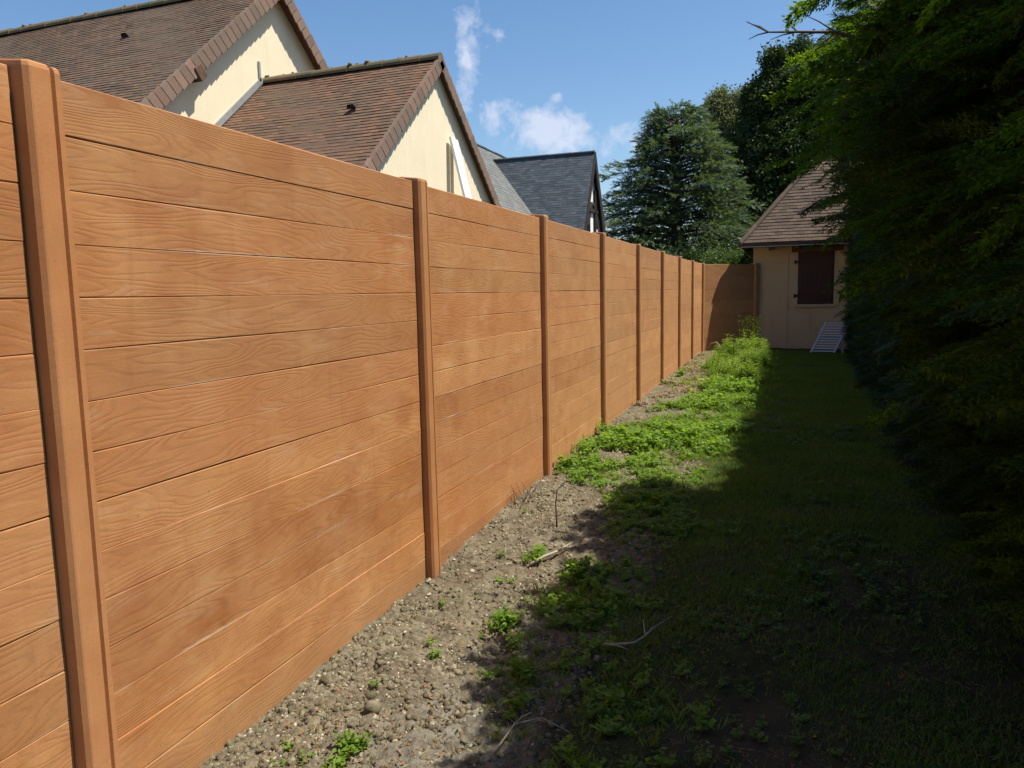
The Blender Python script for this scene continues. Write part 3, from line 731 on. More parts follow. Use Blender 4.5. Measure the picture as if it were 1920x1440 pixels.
def cedar(loc, H, label):
    root = tree_common('cedar_tree', loc, label); x0, y0, z0 = loc
    tr = MB(); tr.tube([(x0, y0, z0), (x0+.15, y0, z0+H*.35), (x0, y0-.1, z0+H*.7), (x0-.35, y0, z0+H*.97)], [.38, .27, .14, .03], 10); tr.build('trunk', M_BARK, root, smooth=True)
    P = []; YW = []; PT = []; RL = []; S = []; lb = MB()
    nb = 330
    for i in range(nb):
        f = (i+.5)/nb; ft = (math.floor(f*15)+.5+.85*(f*15-math.floor(f*15)-.5))/15; z = z0+H*(.10+.88*ft); a = i*2.39996+RG.uniform(-.3, .3)
        # irregular outline: slow noise decides the reach of each tier
        reach = (.55+4.2*(1-f)**.60)*(.52+.62*vnoise(math.cos(a)*1.2+3, math.sin(a)*1.2, f*9, 3)+.28*RG.random())
        if i % 9 == 4 and f < .8: reach *= 1.28
        if f < .25: reach *= .92
        rise = .12+.45*f*f; n = max(6, int(reach*5.5))
        pts = []
        for k in range(n+1):
            s = k/n; r = reach*s
            pts.append(Vector((x0+r*math.cos(a), y0+r*math.sin(a), z+reach*(rise*s-.22*s*s*s))))
        if reach > 1.2: lb.tube(pts, [max(.012, .06*(1-k/n)) for k in range(n+1)], 5)
        for k in range(1, n+1):
            s = k/n
            if s < .22: continue
            w = .75*(1-s)*reach*.45+.22
            for q in range(5 if s > .5 else 3):
                off = RG.uniform(-1, 1)*w
                c = pts[k]+Vector((-math.sin(a)*off, math.cos(a)*off, RG.uniform(-.07, .07)-abs(off)*.10))
                P.append(c); YW.append(a+off*.5/w*1.3+RG.normal()*.35); PT.append(-.05+RG.normal()*.32); RL.append(RG.normal()*.5); S.append(RG.uniform(.32, .62))
    V, Fq = scatter(TUFT, np.array([list(p) for p in P]), rots(np.array(YW), np.array(PT), np.array(RL)), np.array(S))
    link('crown', mesh_np('crown', V, Fq), M_CEDAR, root); lb.build('limbs', M_BARK, root)
    print('cedar leaves', len(Fq))
    return root
cedar((-3.2, 38, 0), 10.2, 'tall blue-green cedar with drooping tiered boughs beyond the far fence')

def leaf_clump(seed, n=22):
    r = np.random.default_rng(seed); q = []
    for i in range(n):
        c = r.normal(size=3)*.38; d = r.normal(size=3)+np.array([0, 0, .5]); d = d/np.linalg.norm(d)*.34
        q.append(leafq(c, d, .09, r.normal(size=3)))
    return quads(q)
CLUMP = [leaf_clump(k) for k in range(5)]
def bushy_tree(name, loc, label, lobes, mat, dens, csize, trunk_h, flat=0., cat='tree'):
    """lobes: (dx, dy, z, rx, ry, rz); clumps fill a noisy shell of every lobe"""
    root = tree_common(name, loc, label, cat); x0, y0, z0 = loc
    P = []; 
    for li, (dx, dy, z, rx, ry_, rz_) in enumerate(lobes):
        n = int(dens*(rx*rz_+ry_*rz_+rx*ry_))
        d = RG.normal(size=(n, 3)); d /= np.linalg.norm(d, axis=1)[:, None]
        bump = 1+.42*fbm(d[:, 0]*2.2+li*7, d[:, 1]*2.2, d[:, 2]*2.2, oct=3, seed=li+60)
        r = (RG.uniform(.25, 1, n)**.40)*bump
        P.append(np.stack([x0+dx+d[:, 0]*r*rx, y0+dy+d[:, 1]*r*ry_, z0+z+d[:, 2]*r*rz_], 1))
    P = np.concatenate(P); n = len(P)
    gap = vnoise(P[:, 0]*1.1, P[:, 1]*1.1, P[:, 2]*1.1, 77)
    P = P[gap > .22]; n = len(P)
    V, Fq = scatter(CLUMP, P, rots(RG.uniform(0, 6.3, n), RG.uniform(-1.2, 1.2, n), RG.uniform(0, 6.3, n)), RG.uniform(.6, 1.2, n)*csize)
    link('crown', mesh_np('crown', V, Fq), mat, root)
    tr = MB(); tr.tube([(x0, y0, z0-.2), (x0+.1, y0, z0+trunk_h*.5), (x0, y0+.1, z0+trunk_h)], [trunk_h*.035+.04, trunk_h*.028+.03, trunk_h*.015], 9)
    for li, (dx, dy, z, rx, ry_, rz_) in enumerate(lobes):
        tr.tube([(x0, y0, z0+trunk_h*.45), (x0+dx*.5, y0+dy*.5, z0+(trunk_h*.45+z)*.5), (x0+dx, y0+dy, z0+z)], [trunk_h*.018+.02, .05, .02], 6)
    tr.build('trunk', M_BARK, root, smooth=True)
    print(name, len(Fq))
    return root
bushy_tree('evergreen_tree', (2.0, 50, 0), 'very dark dense broadleaf tree towering behind the cedar and the ochre roof',
           [(-1.1, 0, 12.4, 1.5, 1.8, 2.0), (.2, 0, 13.6, 1.3, 1.6, 1.9), (-.4, 0, 9.5, 3.2, 3, 3.2), (2.6, 0, 11.5, 2.4, 2.4, 3.0), (-1.6, 0, 6, 3.4, 3, 4), (2, 0, 6, 3.5, 3, 4), (-.9, -.5, 14.6, .7, .7, 1.2), (.45, 0, 15.2, .6, .6, 1.1), (-2.2, 0, 12.9, .55, .55, 1.1)],
           M_DARKTREE, 95, .62, 12)
bushy_tree('olive_green_tree', (-2.2, 55, 0), 'pale olive-green tree top showing between the cedar and the dark tree',
           [(.2, 0, 12.6, 1.5, 1.3, 1.6), (-.3, 0, 13.9, .9, .9, 1.1), (.9, 0, 13.5, .8, .8, 1.4), (.3, 0, 9, 2.2, 2, 3.2)], M_OLIVE, 85, .55, 9)
bushy_tree('garden_shrub', (.15, 22.6, 0), 'mid-green leafy shrub rising just behind the short return fence', [(0, 0, 1.6, .75, .6, 1.0), (.55, .1, 1.9, .55, .5, .75)], M_SHRUB, 420, .22, 1.3, cat='shrub')
bushy_tree('garden_shrub', (-3.2, 30.5, 0), 'dark green shrub under the cedar behind the middle of the long fence', [(0, 0, 1.5, 1.9, 1.2, 1.6), (2.0, .4, 1.6, 1.5, 1.2, 1.5), (3.4, .6, 1.8, 1.3, 1, 1.6)], M_DARKTREE, 130, .4, 1.6, cat='shrub')

# ------------------------------------------------------------------ conifer hedge and overhanging conifer on the right
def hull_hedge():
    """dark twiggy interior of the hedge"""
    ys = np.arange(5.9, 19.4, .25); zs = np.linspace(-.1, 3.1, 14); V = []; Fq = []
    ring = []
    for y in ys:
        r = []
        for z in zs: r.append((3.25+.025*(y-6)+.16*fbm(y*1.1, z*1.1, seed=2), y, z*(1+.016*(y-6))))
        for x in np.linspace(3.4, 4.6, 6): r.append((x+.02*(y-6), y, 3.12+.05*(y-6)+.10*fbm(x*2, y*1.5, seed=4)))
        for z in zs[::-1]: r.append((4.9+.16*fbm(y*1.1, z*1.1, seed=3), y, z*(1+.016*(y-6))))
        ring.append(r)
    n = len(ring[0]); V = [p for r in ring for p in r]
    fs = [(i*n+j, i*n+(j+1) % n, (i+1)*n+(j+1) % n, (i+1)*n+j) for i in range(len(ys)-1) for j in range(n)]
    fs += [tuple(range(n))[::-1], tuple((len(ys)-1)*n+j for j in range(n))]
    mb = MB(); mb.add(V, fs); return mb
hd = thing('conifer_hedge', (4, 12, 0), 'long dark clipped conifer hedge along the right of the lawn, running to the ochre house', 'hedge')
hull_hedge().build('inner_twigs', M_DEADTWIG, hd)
def hedge_sprays():
    P = []; yw = []; pt = []
    n = 17500; y = 5.6+13.9*RG.random(n)**1.25; z = RG.uniform(.02, 3.22, n)*(1+.016*(y-6)); x = 3.13+.025*(y-6)+.20*fbm(y*.9, z*1.1, seed=2)+RG.uniform(-.12, .14, n)
    P.append(np.stack([x, y, z], 1)); yw.append(np.pi+RG.normal(size=n)*.75); pt.append(RG.normal(size=n)*.45-.1)
    n = 5200; y = RG.uniform(5.7, 19.3, n); x = RG.uniform(3.05, 4.7, n)+.025*(y-6); z = 3.12+.05*(y-6)+.08*fbm(x*2, y*1.5, seed=4)+RG.uniform(-.12, .04, n)
    P.append(np.stack([x, y, z], 1)); yw.append(RG.uniform(0, 6.3, n)); pt.append(RG.uniform(.0, .9, n))
    n = 2500; x = RG.uniform(3.1, 4.7, n); z = RG.uniform(0, 3.2, n); y = 5.7+RG.uniform(-.15, .1, n)
    P.append(np.stack([x, y, z], 1)); yw.append(-np.pi/2+RG.normal(size=n)*.6); pt.append(RG.normal(size=n)*.4)
    P = np.concatenate(P); n = len(P)
    return scatter(SPRAYC, P, rots(np.concatenate(yw), np.concatenate(pt), RG.normal(size=n)*.6), RG.uniform(.14, .28, n))
V, Fq = hedge_sprays(); link('foliage', mesh_np('foliage', V, Fq), M_HEDGE, hd); print('hedge', len(Fq))
for k in range(8):
    b = MB(); y = 6.4+k*1.5; b.tube([(3.9, y, -.2), (3.95, y+.05, 1.5), (3.9, y, 2.9)], [.09, .07, .03], 8); b.build('trunk', M_BARK, hd, smooth=True)

ct = thing('conifer_tree', (3.7, 3.2, -.1), 'big dark conifer overhanging the path at right, with long feathery sprays and sunlit tips', 'tree')
def xenv(z): return np.interp(z, [-.2, .3, 1.0, 1.6, 2.2, 2.8, 3.1, 3.5, 4.2, 5.0, 5.6], [2.95, 2.8, 2.46, 2.24, 2.05, 1.95, 2.12, 2.60, 3.4, 4.0, 4.3])
TY0, TY1 = .6, 6.3
tb = MB(); tb.tube([(3.75, 3.1, -.3), (3.8, 3.15, 1.5), (3.75, 3.1, 3.2), (3.8, 3.1, 4.4)], [.17, .14, .09, .02], 10); tb.build('trunk', M_BARK, ct, smooth=True)
tb2 = MB(); tb2.tube([(3.6, 1.7, -.3), (3.62, 1.72, 1.8), (3.6, 1.7, 3.9)], [.13, .10, .03], 10); tb2.build('trunk', M_BARK, ct, smooth=True)
tb3 = MB(); tb3.tube([(3.55, 4.7, -.3), (3.5, 4.7, 1.8), (3.55, 4.6, 3.9)], [.12, .09, .03], 10); tb3.build('trunk', M_BARK, ct, smooth=True)
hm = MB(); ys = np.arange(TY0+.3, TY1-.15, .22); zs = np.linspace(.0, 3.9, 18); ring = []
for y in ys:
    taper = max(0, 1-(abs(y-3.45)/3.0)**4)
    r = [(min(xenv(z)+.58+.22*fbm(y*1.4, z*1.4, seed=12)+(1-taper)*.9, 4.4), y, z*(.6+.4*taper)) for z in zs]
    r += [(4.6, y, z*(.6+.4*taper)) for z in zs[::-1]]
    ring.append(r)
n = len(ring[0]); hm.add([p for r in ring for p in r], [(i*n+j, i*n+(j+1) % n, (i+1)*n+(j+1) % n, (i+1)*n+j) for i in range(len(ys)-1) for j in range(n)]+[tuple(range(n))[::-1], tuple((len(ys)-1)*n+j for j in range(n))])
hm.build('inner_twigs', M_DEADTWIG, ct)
P = []; YW = []; PT = []; RL = []; S = []; limbs = MB()
trunks = [(3.75, 3.1), (3.6, 1.7), (3.55, 4.7)]
NB = 680
for i in range(NB):
    z = float(RG.uniform(.15, 4.3)); y = float(RG.uniform(TY0+.3, TY1))
    lump = .22*fbm(y*1.3, z*1.3, seed=15)+RG.uniform(-.02, .28)
    zo = .50*min(1, max(0, (y-4.9)/.5)); x = float(xenv(z-zo))+lump+.38*min(1, max(0, (y-4.4)/.8))*min(1, max(0, (2.35-z)/.5))+.04*min(1, max(0, (z-2.2)/.3))+max(0, 1.4-y)*.35+max(0, y-6.0)*.5
    x += .26*min(1, max(0, (3.1-y)/.5))+.09*min(1, max(0, (4.2-y)/.4))+.30*min(1, max(0, (y-4.9)/.3))
    if y < 1.5: x = max(x, 2.75)
    if (Vector((x, y, z))-Vector(CAM_POS)).length < 1.7 or (x-CAM_POS[0] > .22*y-.05 and y < 1.9 and abs(z-1.5) < 1.0 and x < 2.75): continue
    tip = Vector((x, y, z)); tx, ty = min(trunks, key=lambda q: abs(q[1]-y)); base = Vector((tx-.15, ty+(y-ty)*.55, z+RG.uniform(-.1, .35)))
    L = (tip-base).length; mid = base.lerp(tip, .55)+Vector((0, 0, .10*L)); dz = -.10*L
    pts = []
    N = 14
    for k in range(N+1):
        s = k/N; pts.append((1-s)**2*base+2*s*(1-s)*mid+s*s*tip)
    limbs.tube(pts[::2], [max(.003, .016*(1-k/7.5)) for k in range(len(pts[::2]))], 5, cap=False)
    for k in range(4, N+1):
        d = (pts[min(k+1, N)]-pts[k-1]); ya = math.atan2(d.y, d.x)
        if k == N:
            P.append(pts[k]); YW.append(ya); PT.append(-.25+RG.normal()*.15); RL.append(RG.normal()*.4); S.append(RG.uniform(.22, .34)); continue
        for sd in (-1, 1):
            if RG.random() < .12: continue
            P.append(pts[k]); YW.append(ya+sd*RG.uniform(.35, .95)); PT.append(RG.normal()*.28-.16); RL.append(RG.normal()*.55); S.append(RG.uniform(.2, .40)*(1.1-.3*k/N))
P = np.array([list(p) for p in P]); S = np.array(S)
V, Fq = scatter(SPRAY, P, rots(np.array(YW), np.array(PT), np.array(RL)), S); print('conifer', len(P), len(Fq))
link('foliage', mesh_np('foliage', V, Fq), M_CYP, ct); limbs.build('limbs', M_BARK, ct, smooth=True)
# the bare twig reaching into the sky
tw = MB(); a = [Vector(q) for q in ((2.35, 4.05, 2.62), (2.1, 4.0, 2.72), (1.93, 3.97, 2.735), (1.80, 3.95, 2.745), (1.70, 3.93, 2.80))]
tw.tube(a, [.010, .008, .006, .004, .0022], 6)
for s_, dv in ((1, (-.14, -.02, .09)), (2, (-.12, 0, -.02)), (2, (-.07, .03, .07)), (3, (-.07, 0, .045)), (3, (-.09, .02, -.015)), (1, (-.16, .05, .02)), (1, (-.1, .1, -.06))):
    b0 = a[s_]; tw.tube([b0, b0+Vector(dv)*.55+Vector((0, 0, .006)), b0+Vector(dv)], [.004, .003, .0015], 5)
tw.build('bare_twig', M_STEM, ct, smooth=True)

# ------------------------------------------------------------------ ground cover
def inpoly(px_, py_, poly):
    c = np.zeros(len(px_), bool); j = len(poly)-1
    for i in range(len(poly)):
        xi, yi = poly[i]; xj, yj = poly[j]
        c ^= ((yi > py_) != (yj > py_)) & (px_ < (xj-xi)*(py_-yi)/(yj-yi+1e-12)+xi); j = i
    return c
PA = [(.06, 6.15), (.03, 6.88), (.11, 7.68), (.28, 8.58), (.35, 10.0), (.73, 10.6), (.80, 12.5), (.55, 14.95), (.45, 18.6), (1.47, 19.0), (1.62, 15.1), (1.48, 9.0), (1.37, 7.0), (1.09, 6.23), (1.04, 5.2), (.75, 5.26), (.38, 6.0)]
PB = [(.70, 5.5), (1.12, 6.3), (1.29, 5.27), (1.23, 4.23), (1.19, 3.6), (1.22, 2.7), (.92, 2.45), (.84, 2.95), (.80, 3.26), (.90, 3.7), (.78, 4.0), (.90, 4.4)]
PC = [(.62, 6.0), (.72, 5.1), (.85, 4.4), (1.3, 4.4), (1.35, 6.4), (1.0, 6.6)]
def plant_template(seed, tall=False):
    r = np.random.default_rng(seed); q = []; up = np.array([0, 0, 1.])
    for s in range(7 if not tall else 6):
        a = r.uniform(0, 6.28); lean = r.uniform(.2, .9) if not tall else r.uniform(.08, .4); h = r.uniform(.5, 1.0)
        top = np.array([math.cos(a)*lean*h*.8, math.sin(a)*lean*h*.8, h])
        mid = top*.5+np.array([0, 0, .08]); q.append(leafq([0, 0, 0], mid, .012, np.array([math.sin(a), math.cos(a), .2]))); q.append(leafq(mid, top-mid, .010, np.array([math.sin(a), math.cos(a), .2])))
        for k in range(5 if not tall else 8):
            f = .45+.55*k/5 if not tall else .2+.8*k/8
            c = top*f; aa = a+r.uniform(-2.6, 2.6); d = np.array([math.cos(aa), math.sin(aa), r.uniform(-.25, .45)])*(r.uniform(.22, .38) if not tall else r.uniform(.12, .28))
            q.append(leafq(c, d, (.11 if not tall else .022)*r.uniform(.7, 1.1), up+r.normal(size=3)*.35))
    return quads(q)
PLANT = [plant_template(k) for k in range(6)]; TALL = [plant_template(k+20, True) for k in range(5)]
def cover(name, label, polys_dens, tmpl, mat, size, cat='weeds'):
    P = []; S = []
    for poly, dens, sm, *gate in polys_dens:
        xs, ys_ = [p[0] for p in poly], [p[1] for p in poly]; A = (max(xs)-min(xs))*(max(ys_)-min(ys_)); n = int(A*dens)
        x = RG.uniform(min(xs), max(xs), n); y = RG.uniform(min(ys_), max(ys_), n); k = inpoly(x+.22*fbm(x*2.5, y*2.5, oct=3, seed=41)+RG.normal(size=n)*.06, y+RG.normal(size=n)*.08, poly) & (x > .02) & (y < 19); x, y = x[k], y[k]
        nz = fbm(x*2.2, y*2.2, oct=3, seed=88); k = (nz > -.30-(gate[0] if gate else 0)+.34*RG.random(len(x))); x, y, nz = x[k], y[k], nz[k]
        P.append(np.stack([x, y, gz(x, y)-.005], 1)); S.append(sm*size*(.4+.95*RG.random(len(x))**1.3)*(1+1.1*fbm(x*1.4+9, y*1.4, oct=3, seed=99))*(1+.5*nz))
    P = np.concatenate(P); S = np.concatenate(S); n = len(P)
    V, Fq = scatter(tmpl, P, rots(RG.uniform(0, 6.3, n), RG.normal(size=n)*.1, RG.normal(size=n)*.1), S)
    o = link(name, mesh_np(name, V, Fq), mat, None); tag(o, label, cat, kind='stuff'); print(name, len(Fq)); return o
def lowgrass_template(seed):
    r = np.random.default_rng(seed); q = []
    for i in range(14):
        a = r.uniform(0, 6.28); l = r.uniform(.3, 1.1); d = np.array([math.cos(a)*l*.7, math.sin(a)*l*.7, r.uniform(.35, 1.0)])
        q.append(leafq(r.normal(size=3)*[.15, .15, 0], d, .028, np.array([-math.sin(a), math.cos(a), .3])+r.normal(size=3)*.2))
    return quads(q)
def broad_template(seed):
    r = np.random.default_rng(seed); q = []
    for i in range(9):
        a = r.uniform(0, 6.28); d = np.array([math.cos(a), math.sin(a), r.uniform(.1, .9)])*r.uniform(.5, .9)
        q.append(leafq([0, 0, .05], d, .15, np.array([0, 0, 1.])+r.normal(size=3)*.3))
    return quads(q)
LOWG = [lowgrass_template(k) for k in range(5)]; BROAD = [broad_template(k) for k in range(4)]
M_WEED3 = leaf_mat('creeping_grass_blades', [(.06, .11, .018), (.10, .17, .028), (.15, .22, .045), (.22, .21, .09)], .35, scale=5)
PBX = [(.66, 5.7), (1.2, 6.6), (1.5, 5.2), (1.65, 4.4), (1.35, 3.5), (1.7, 2.9), (1.35, 2.2), (1.0, 2.0), (.80, 2.9), (.80, 3.6), (.82, 4.4)]
cover('weeds', 'bright green leafy weeds spreading over the soil strip', [(PA, 260, .85), (PBX, 110, .52), (PB, 150, .60), (PC, 300, .85, .5)], PLANT, M_WEED, .115)
cover('broad_leaved_weeds', 'scattered broader-leaved weeds mixed into the green strip', [(PA, 45, .95), (PB, 50, .65)], BROAD, M_WEED, .085)
cover('shade_weeds', 'low dark mixed weeds scattered through the thin shaded grass', [([(1.2, 2.0), (1.2, 9), (2.7, 9), (2.7, 2.6)], 130, .6)], PLANT, M_GRASS, .075)

cover('couch_grass', 'wiry creeping grass straggling between the weeds and the shaded lawn', [(PA, 330, 1.0), (PBX, 520, .62), (PC, 330, 1.0, .5), ([(.9, 6), (1.6, 6), (1.8, 18), (1.3, 18)], 150, 1.0)], LOWG, M_WEED3, .085)
PT_ = [(.62, 13.5), (.50, 17), (.75, 18.8), (1.42, 18.8), (1.58, 15.5), (1.45, 12.5)]
cover('tall_weeds', 'taller grassy weeds massed towards the far corner by the return fence', [(PT_, 330, 1.0), ([(1.0, 17.6), (1.0, 18.75), (1.45, 18.8), (1.5, 17.6)], 150, 1.75)], TALL, M_WEED2, .27)
# dry cover among the far soil
cover('ground_cover', 'low yellowish creeping plants on the far part of the soil strip', [([(.03, 8.6), (.03, 18.7), (.6, 18.7), (.75, 12), (.4, 9)], 260, 1.0), ([(.03, 13.5), (.03, 18.7), (.6, 18.7), (.6, 14)], 330, 1.2)], PLANT, M_STRAW, .05)
cover('creeping_weeds', 'sparse small green seedlings scattered over the soil', [([(.05, 11.5), (.05, 18.7), (.6, 18.7), (.7, 12)], 200, 1.0), ([(.05, 2.0), (.05, 9), (1.1, 9), (1.1, 2.0)], 14, .8)], PLANT, M_WEED, .05)
# lawn blades
n = 300000; y = 1.9+17*RG.random(n)**1.7; x = RG.uniform(.8, 3.3, n); k = (RG.random(n) > soilness(x-.1, y)*.93); x, y = x[k], y[k]; n = len(x)
k = fbm(x*1.7, y*1.7, oct=4, seed=70) > -.62+.55*RG.random(n)+.20*np.clip((5.2-y)/1.6, 0, 1)+.25*(RG.random(n)-.5); x, y = x[k], y[k]; n = len(x); z = gz(x, y)-.004
h = RG.uniform(.012, .042, n)*(1+y*.035)*(1+.6*fbm(x*3, y*3, oct=2, seed=71)); a = RG.uniform(0, 6.28, n); b_ = RG.uniform(0, 6.28, n); ln = RG.uniform(.2, 1.2, n)*h; w_ = .0022*(1+y*.12)
c = np.stack([x, y, z], 1); tp = c+np.stack([np.cos(a)*ln, np.sin(a)*ln, h], 1); sd = np.stack([np.cos(b_)*w_, np.sin(b_)*w_, 0*w_], 1)
V = np.stack([c-sd, c+sd, tp], 1).reshape(-1, 3)
o = link('lawn_grass', mesh_np('lawn_grass', V, np.arange(len(V)).reshape(-1, 3)), M_GRASS, None); tag(o, 'short dark lawn grass in the shade of the hedge', 'grass', kind='stuff')

# clods and gravel
def rock_template(seed):
    r = np.random.default_rng(seed); import bmesh
    bm = bmesh.new(); bmesh.ops.create_icosphere(bm, subdivisions=1, radius=1)
    V = np.array([v.co[:] for v in bm.verts]); Fc = np.array([[v.index for v in f.verts] for f in bm.faces]); bm.free()
    V = (V+.36*r.normal(size=V.shape).clip(-1.1, 1.1))*np.array([1, r.uniform(.65, .95), r.uniform(.5, .8)]); return V, Fc
ROCK = [rock_template(k) for k in range(10)]
def rocks(name, n, smin, smax, powr, region, mat, label, cat, sink=.3):
    x0, x1, y0, y1, yp = region; y = y0+(y1-y0)*RG.random(n)**yp; x = x0+(x1-x0)*RG.random(n)**1.15
    k = RG.random(n) < soilness(x, y)*(.35+.65*(fbm(x*3, y*3, seed=66) > -.1)); x, y = x[k], y[k]; n = len(x)
    s = smin+(smax-smin)*RG.random(n)**powr
    z = gz(x, y)+.022*fbm(x*7, y*7, oct=3, seed=21)+.026*np.abs(fbm(x*19, y*19, oct=3, seed=31))+s*(.2-sink)
    V, Fc = scatter(ROCK, np.stack([x, y, z], 1), rots(RG.uniform(0, 6.3, n), RG.uniform(-.4, .4, n), RG.uniform(-.4, .4, n)), s)
    o = link(name, mesh_np(name, V, Fc), mat, None); tag(o, label, cat, kind='stuff'); print(name, len(Fc)); return o
rocks('soil_clods', 75000, .0016, .019, 4.6, (.01, 1.3, 1.75, 9, 1.5), M_CLOD, 'loose grey-brown clay clods along the foot of the long fence', 'clods')
rocks('soil_clods', 190, .010, .033, 2.4, (.03, .62, 1.85, 3.3, 1), M_CLOD, 'larger lumps of clay nearest the camera', 'clods')
rocks('gravel', 9000, .002, .011, 2.6, (.01, 1.2, 1.75, 16, 1.5), M_STONE, 'pale gravel chips mixed through the soil', 'gravel', .2)
# fallen leaves and straw
n = 7000; y = 1.9+7*RG.random(n)**1.4; x = RG.uniform(.02, 2.4, n); cl = vnoise(x*3.2, y*3.2, 0, 91); k = cl > .45+.3*RG.random(n); x, y = x[k], y[k]; n = len(x)
LEAF = [quads([leafq([0, 0, 0], [1, 0, .15], .28, np.array([0, .3, 1.])), leafq([.2, .05, .02], [.7, .25, .2], .12, np.array([0, -.6, 1.]))]) for _ in range(2)]
V, Fq = scatter(LEAF, np.stack([x, y, gz(x, y)+.022], 1), rots(RG.uniform(0, 6.3, n), RG.normal(size=n)*.4, RG.normal(size=n)*.7), RG.uniform(.005, .020, n))
o = link('dead_leaves', mesh_np('dead_leaves', V, Fq), M_DEAD, None); tag(o, 'small brown and orange dead leaves strewn on the soil', 'dead leaves', kind='stuff')
ST = [quads([leafq([0, 0, 0], [.5, .04, .10], .014, np.array([0, 0, 1.])), leafq([.5, .04, .10], [.5, -.03, -.06], .012, np.array([0, 0, 1.]))])]
n = 17000; y = 1.9+10*RG.random(n)**1.4; x = RG.uniform(.02, 2.7, n); k = (RG.random(n) < .35) | (vnoise(x*2.5, y*2.5, 0, 94) > .55); x, y = x[k], y[k]; n = len(x)
V, Fq = scatter(ST, np.stack([x, y, gz(x, y)+.018], 1), rots(RG.uniform(0, 6.3, n), RG.normal(size=n)*.2, RG.uniform(0, 6, n)), RG.uniform(.02, .08, n))
o = link('dry_straw', mesh_np('dry_straw', V, Fq), M_STRAW, None); tag(o, 'bits of dry straw and root lying on soil and lawn', 'straw', kind='stuff')

# single things lying or growing on the soil
def G(x, y): return float(gz(x, y))
def weed(x, y, size, label, nplants=9, spread=.08, tmpl=PLANT):
    n = nplants; p = np.stack([x+RG.normal(size=n)*spread*.5, y+RG.normal(size=n)*spread, np.full(n, G(x, y)+.005)], 1)
    V, Fq = scatter(tmpl, p, rots(RG.uniform(0, 6.3, n), RG.normal(size=n)*.15, RG.normal(size=n)*.15), RG.uniform(.6, 1.1, n)*size)
    o = link('weed_clump', mesh_np('weed_clump', V, Fq), M_WEED, None, at=(x, y, G(x, y))); tag(o, label, 'weed', 'lone weeds on the soil strip')
weed(.53, 4.17, .085, 'bright low weed clump beside the short pale stick on the soil', 16, .05)
weed(.32, 5.76, .10, 'fresh weed with upright leaves near the foot of the third post', 7, .06)
weed(.46, 2.14, .08, 'small weed tuft at the bottom edge, between clay lumps', 10, .05)
weed(.38, 2.96, .05, 'tiny lone weed seedling on bare gravelly soil', 1, .0)
weed(.32, 4.11, .07, 'narrow upright weed between the second post and the pale stick', 1, .0)
weed(.83, 3.97, .11, 'dark broad-leaved weed at the edge of the hedge shade', 16, .04)
weed(.66, 3.25, .12, 'half-shaded leafy weed where the sunlit gravel meets the shade', 8, .06)
weed(.20, 13.4, .13, 'small green weed by the long fence in the far sunlit soil', 9, .05)
def stone(x, y, s, label=None, mat=M_STONE, grp='pale stones lying on the soil strip'):
    V, Fc = ROCK[RG.integers(0, 10)]; M = rots(RG.uniform(0, 6, 1), RG.uniform(-.3, .3, 1), RG.uniform(-.3, .3, 1))[0]
    P = (V @ M.T)*s+np.array([x, y, G(x, y)+s*.35+.008]); me = mesh_np('stone', P, Fc)
    o = link('stone', me, mat, None, at=(x, y, G(x, y))); sub = o.modifiers.new('s', 'SUBSURF') if mat is M_STONE else None
    if sub: sub.levels = 1; sub.render_levels = 1
    tag(o, label or 'pale pebble lying loose on the soil by the fence', 'stone', grp)
for x, y, s in ((.06, 4.67, .018), (.22, 3.86, .022), (.05, 3.99, .02), (.27, 4.67, .016), (.21, 3.06, .015), (.16, 4.3, .017), (.42, 3.5, .014), (.30, 5.1, .015), (.55, 3.0, .013), (.12, 3.5, .016)): stone(x, y, s)
stone(.41, 2.41, .042, 'largest flattened clay lump near the bottom of the picture', M_CLOD, None)
stone(.10, 7.73, .045, 'whitish stone at the fence foot beside the bright weeds and fourth post')
stone(.05, 5.76, .030, 'round pale stone touching the foot of the third post')
def twig(pts, r, label, side=(), mat=M_TWIG, name='fallen_twig'):
    b = MB(); P = [Vector((x, y, G(x, y)+z)) for x, y, z in pts]; b.tube(P, [r*(1-.6*i/(len(P)-1)) for i in range(len(P))], 7)
    for i, dv in side: b.tube([P[i], P[i]+Vector(dv)*.5+Vector((0, 0, .008)), P[i]+Vector(dv)], [r*.6, r*.45, r*.25], 6)
    o = b.build(name, mat, None, at=(P[0].x, P[0].y, P[0].z), smooth=True); tag(o, label, 'twig')
twig([(.52, 4.03, .025), (.58, 4.12, .045), (.64, 4.2, .05), (.70, 4.32, .06), (.745, 4.36, .05)], .010, 'short thick pale stick lying beside the bright weed clump', [(2, (.06, .02, .03))])
twig([(1.17, 3.13, .05), (1.24, 3.15, .05), (1.30, 3.17, .055), (1.34, 3.22, .07), (1.38, 3.32, .08), (1.43, 3.42, .085)], .0065, 'thin forked whitish twig lying in the shade', [(0, (.12, -.02, .0)), (3, (-.02, .06, .05)), (3, (.05, .1, .02))])
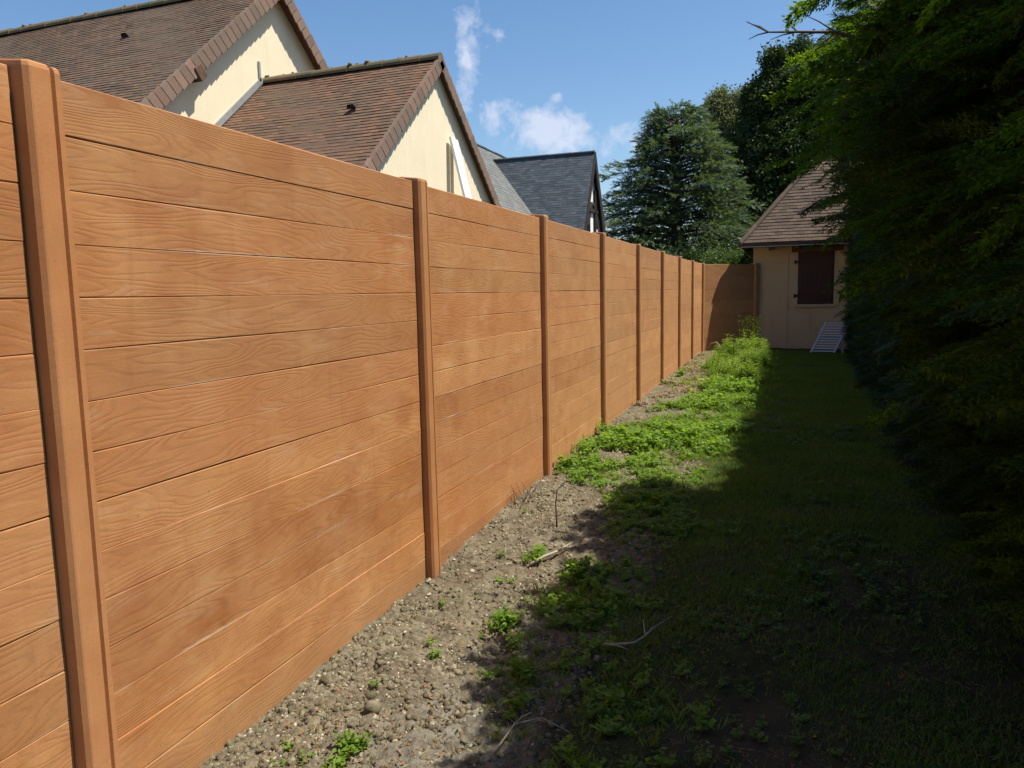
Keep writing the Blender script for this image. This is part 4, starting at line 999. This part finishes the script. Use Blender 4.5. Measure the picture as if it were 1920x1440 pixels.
twig([(.98, 2.28, .03), (1.0, 2.42, .05), (1.08, 2.5, .04), (1.2, 2.46, .03)], .004, 'thin curved brown twig in the shade at the bottom', [(1, (.05, .04, .03))])
b = MB(); b.tube([(.48, 4.73, G(.48, 4.73)), (.475, 4.74, .02), (.465, 4.76, .12), (.47, 4.78, .20), (.50, 4.79, .235), (.525, 4.79, .22)], [.0065, .006, .005, .0045, .004, .003], 6)
o = b.build('wilted_stem', M_STEM, None, at=(.48, 4.73, G(.48, 4.73)), smooth=True); tag(o, 'thin bare stem with bent tip standing upright in the soil', 'plant stem')
b = MB(); b.tube([(.20, 18.3, .10), (.28, 18.28, .26), (.40, 18.25, .30), (.48, 18.22, .22), (.54, 18.2, .06)], [.012, .012, .011, .010, .008], 7)
o = b.build('dry_branch', M_TWIG, None, at=(.4, 18.2, 0), smooth=True); tag(o, 'pale arched dry branch at the foot of the return fence', 'branch')
b = MB()
for k in range(16):
    a = RG.uniform(0, 6.28); x, y = .07+RG.uniform(-.02, .06), 5.15+RG.uniform(-.16, .16); z = G(x, y)
    b.tube([(x, y, z), (x+.03*math.cos(a), y+.04*math.sin(a), z+.07), (x+.07*math.cos(a), y+.09*math.sin(a), z+RG.uniform(.08, .17))], [.0025, .002, .001], 4)
o = b.build('dead_weed', M_STEM, None, at=(.08, 5.15, G(.08, 5.15))); tag(o, 'tangle of dead reddish-brown stems against the foot of the second bay', 'dead weed')
b = MB()
for k in range(14):
    x, y = 1.25+RG.uniform(-.35, .15), 18.5+RG.uniform(-.5, .2); a = RG.uniform(0, 6.28)
    b.tube([(x, y, .02), (x+.03*math.cos(a), y, .45), (x+.08*math.cos(a), y+.04, RG.uniform(.6, .92))], [.004, .003, .002], 4)
    for q in range(7): 
        z = RG.uniform(.45, .9); c = Vector((x+.06*math.cos(a), y+.02, z)); b.add([c, c+Vector((.03, 0, .02)), c+Vector((.045*math.cos(q), .0, .045)), c+Vector((0, .01, .03))], [(0, 1, 2, 3)])
o = b.build('tall_seed_stems', M_WEED2, None, at=(1.25, 18.5, 0)); tag(o, 'tall thin seeding weed stems in front of the ochre wall corner', 'weeds')
SC.cycles.max_bounces = 8
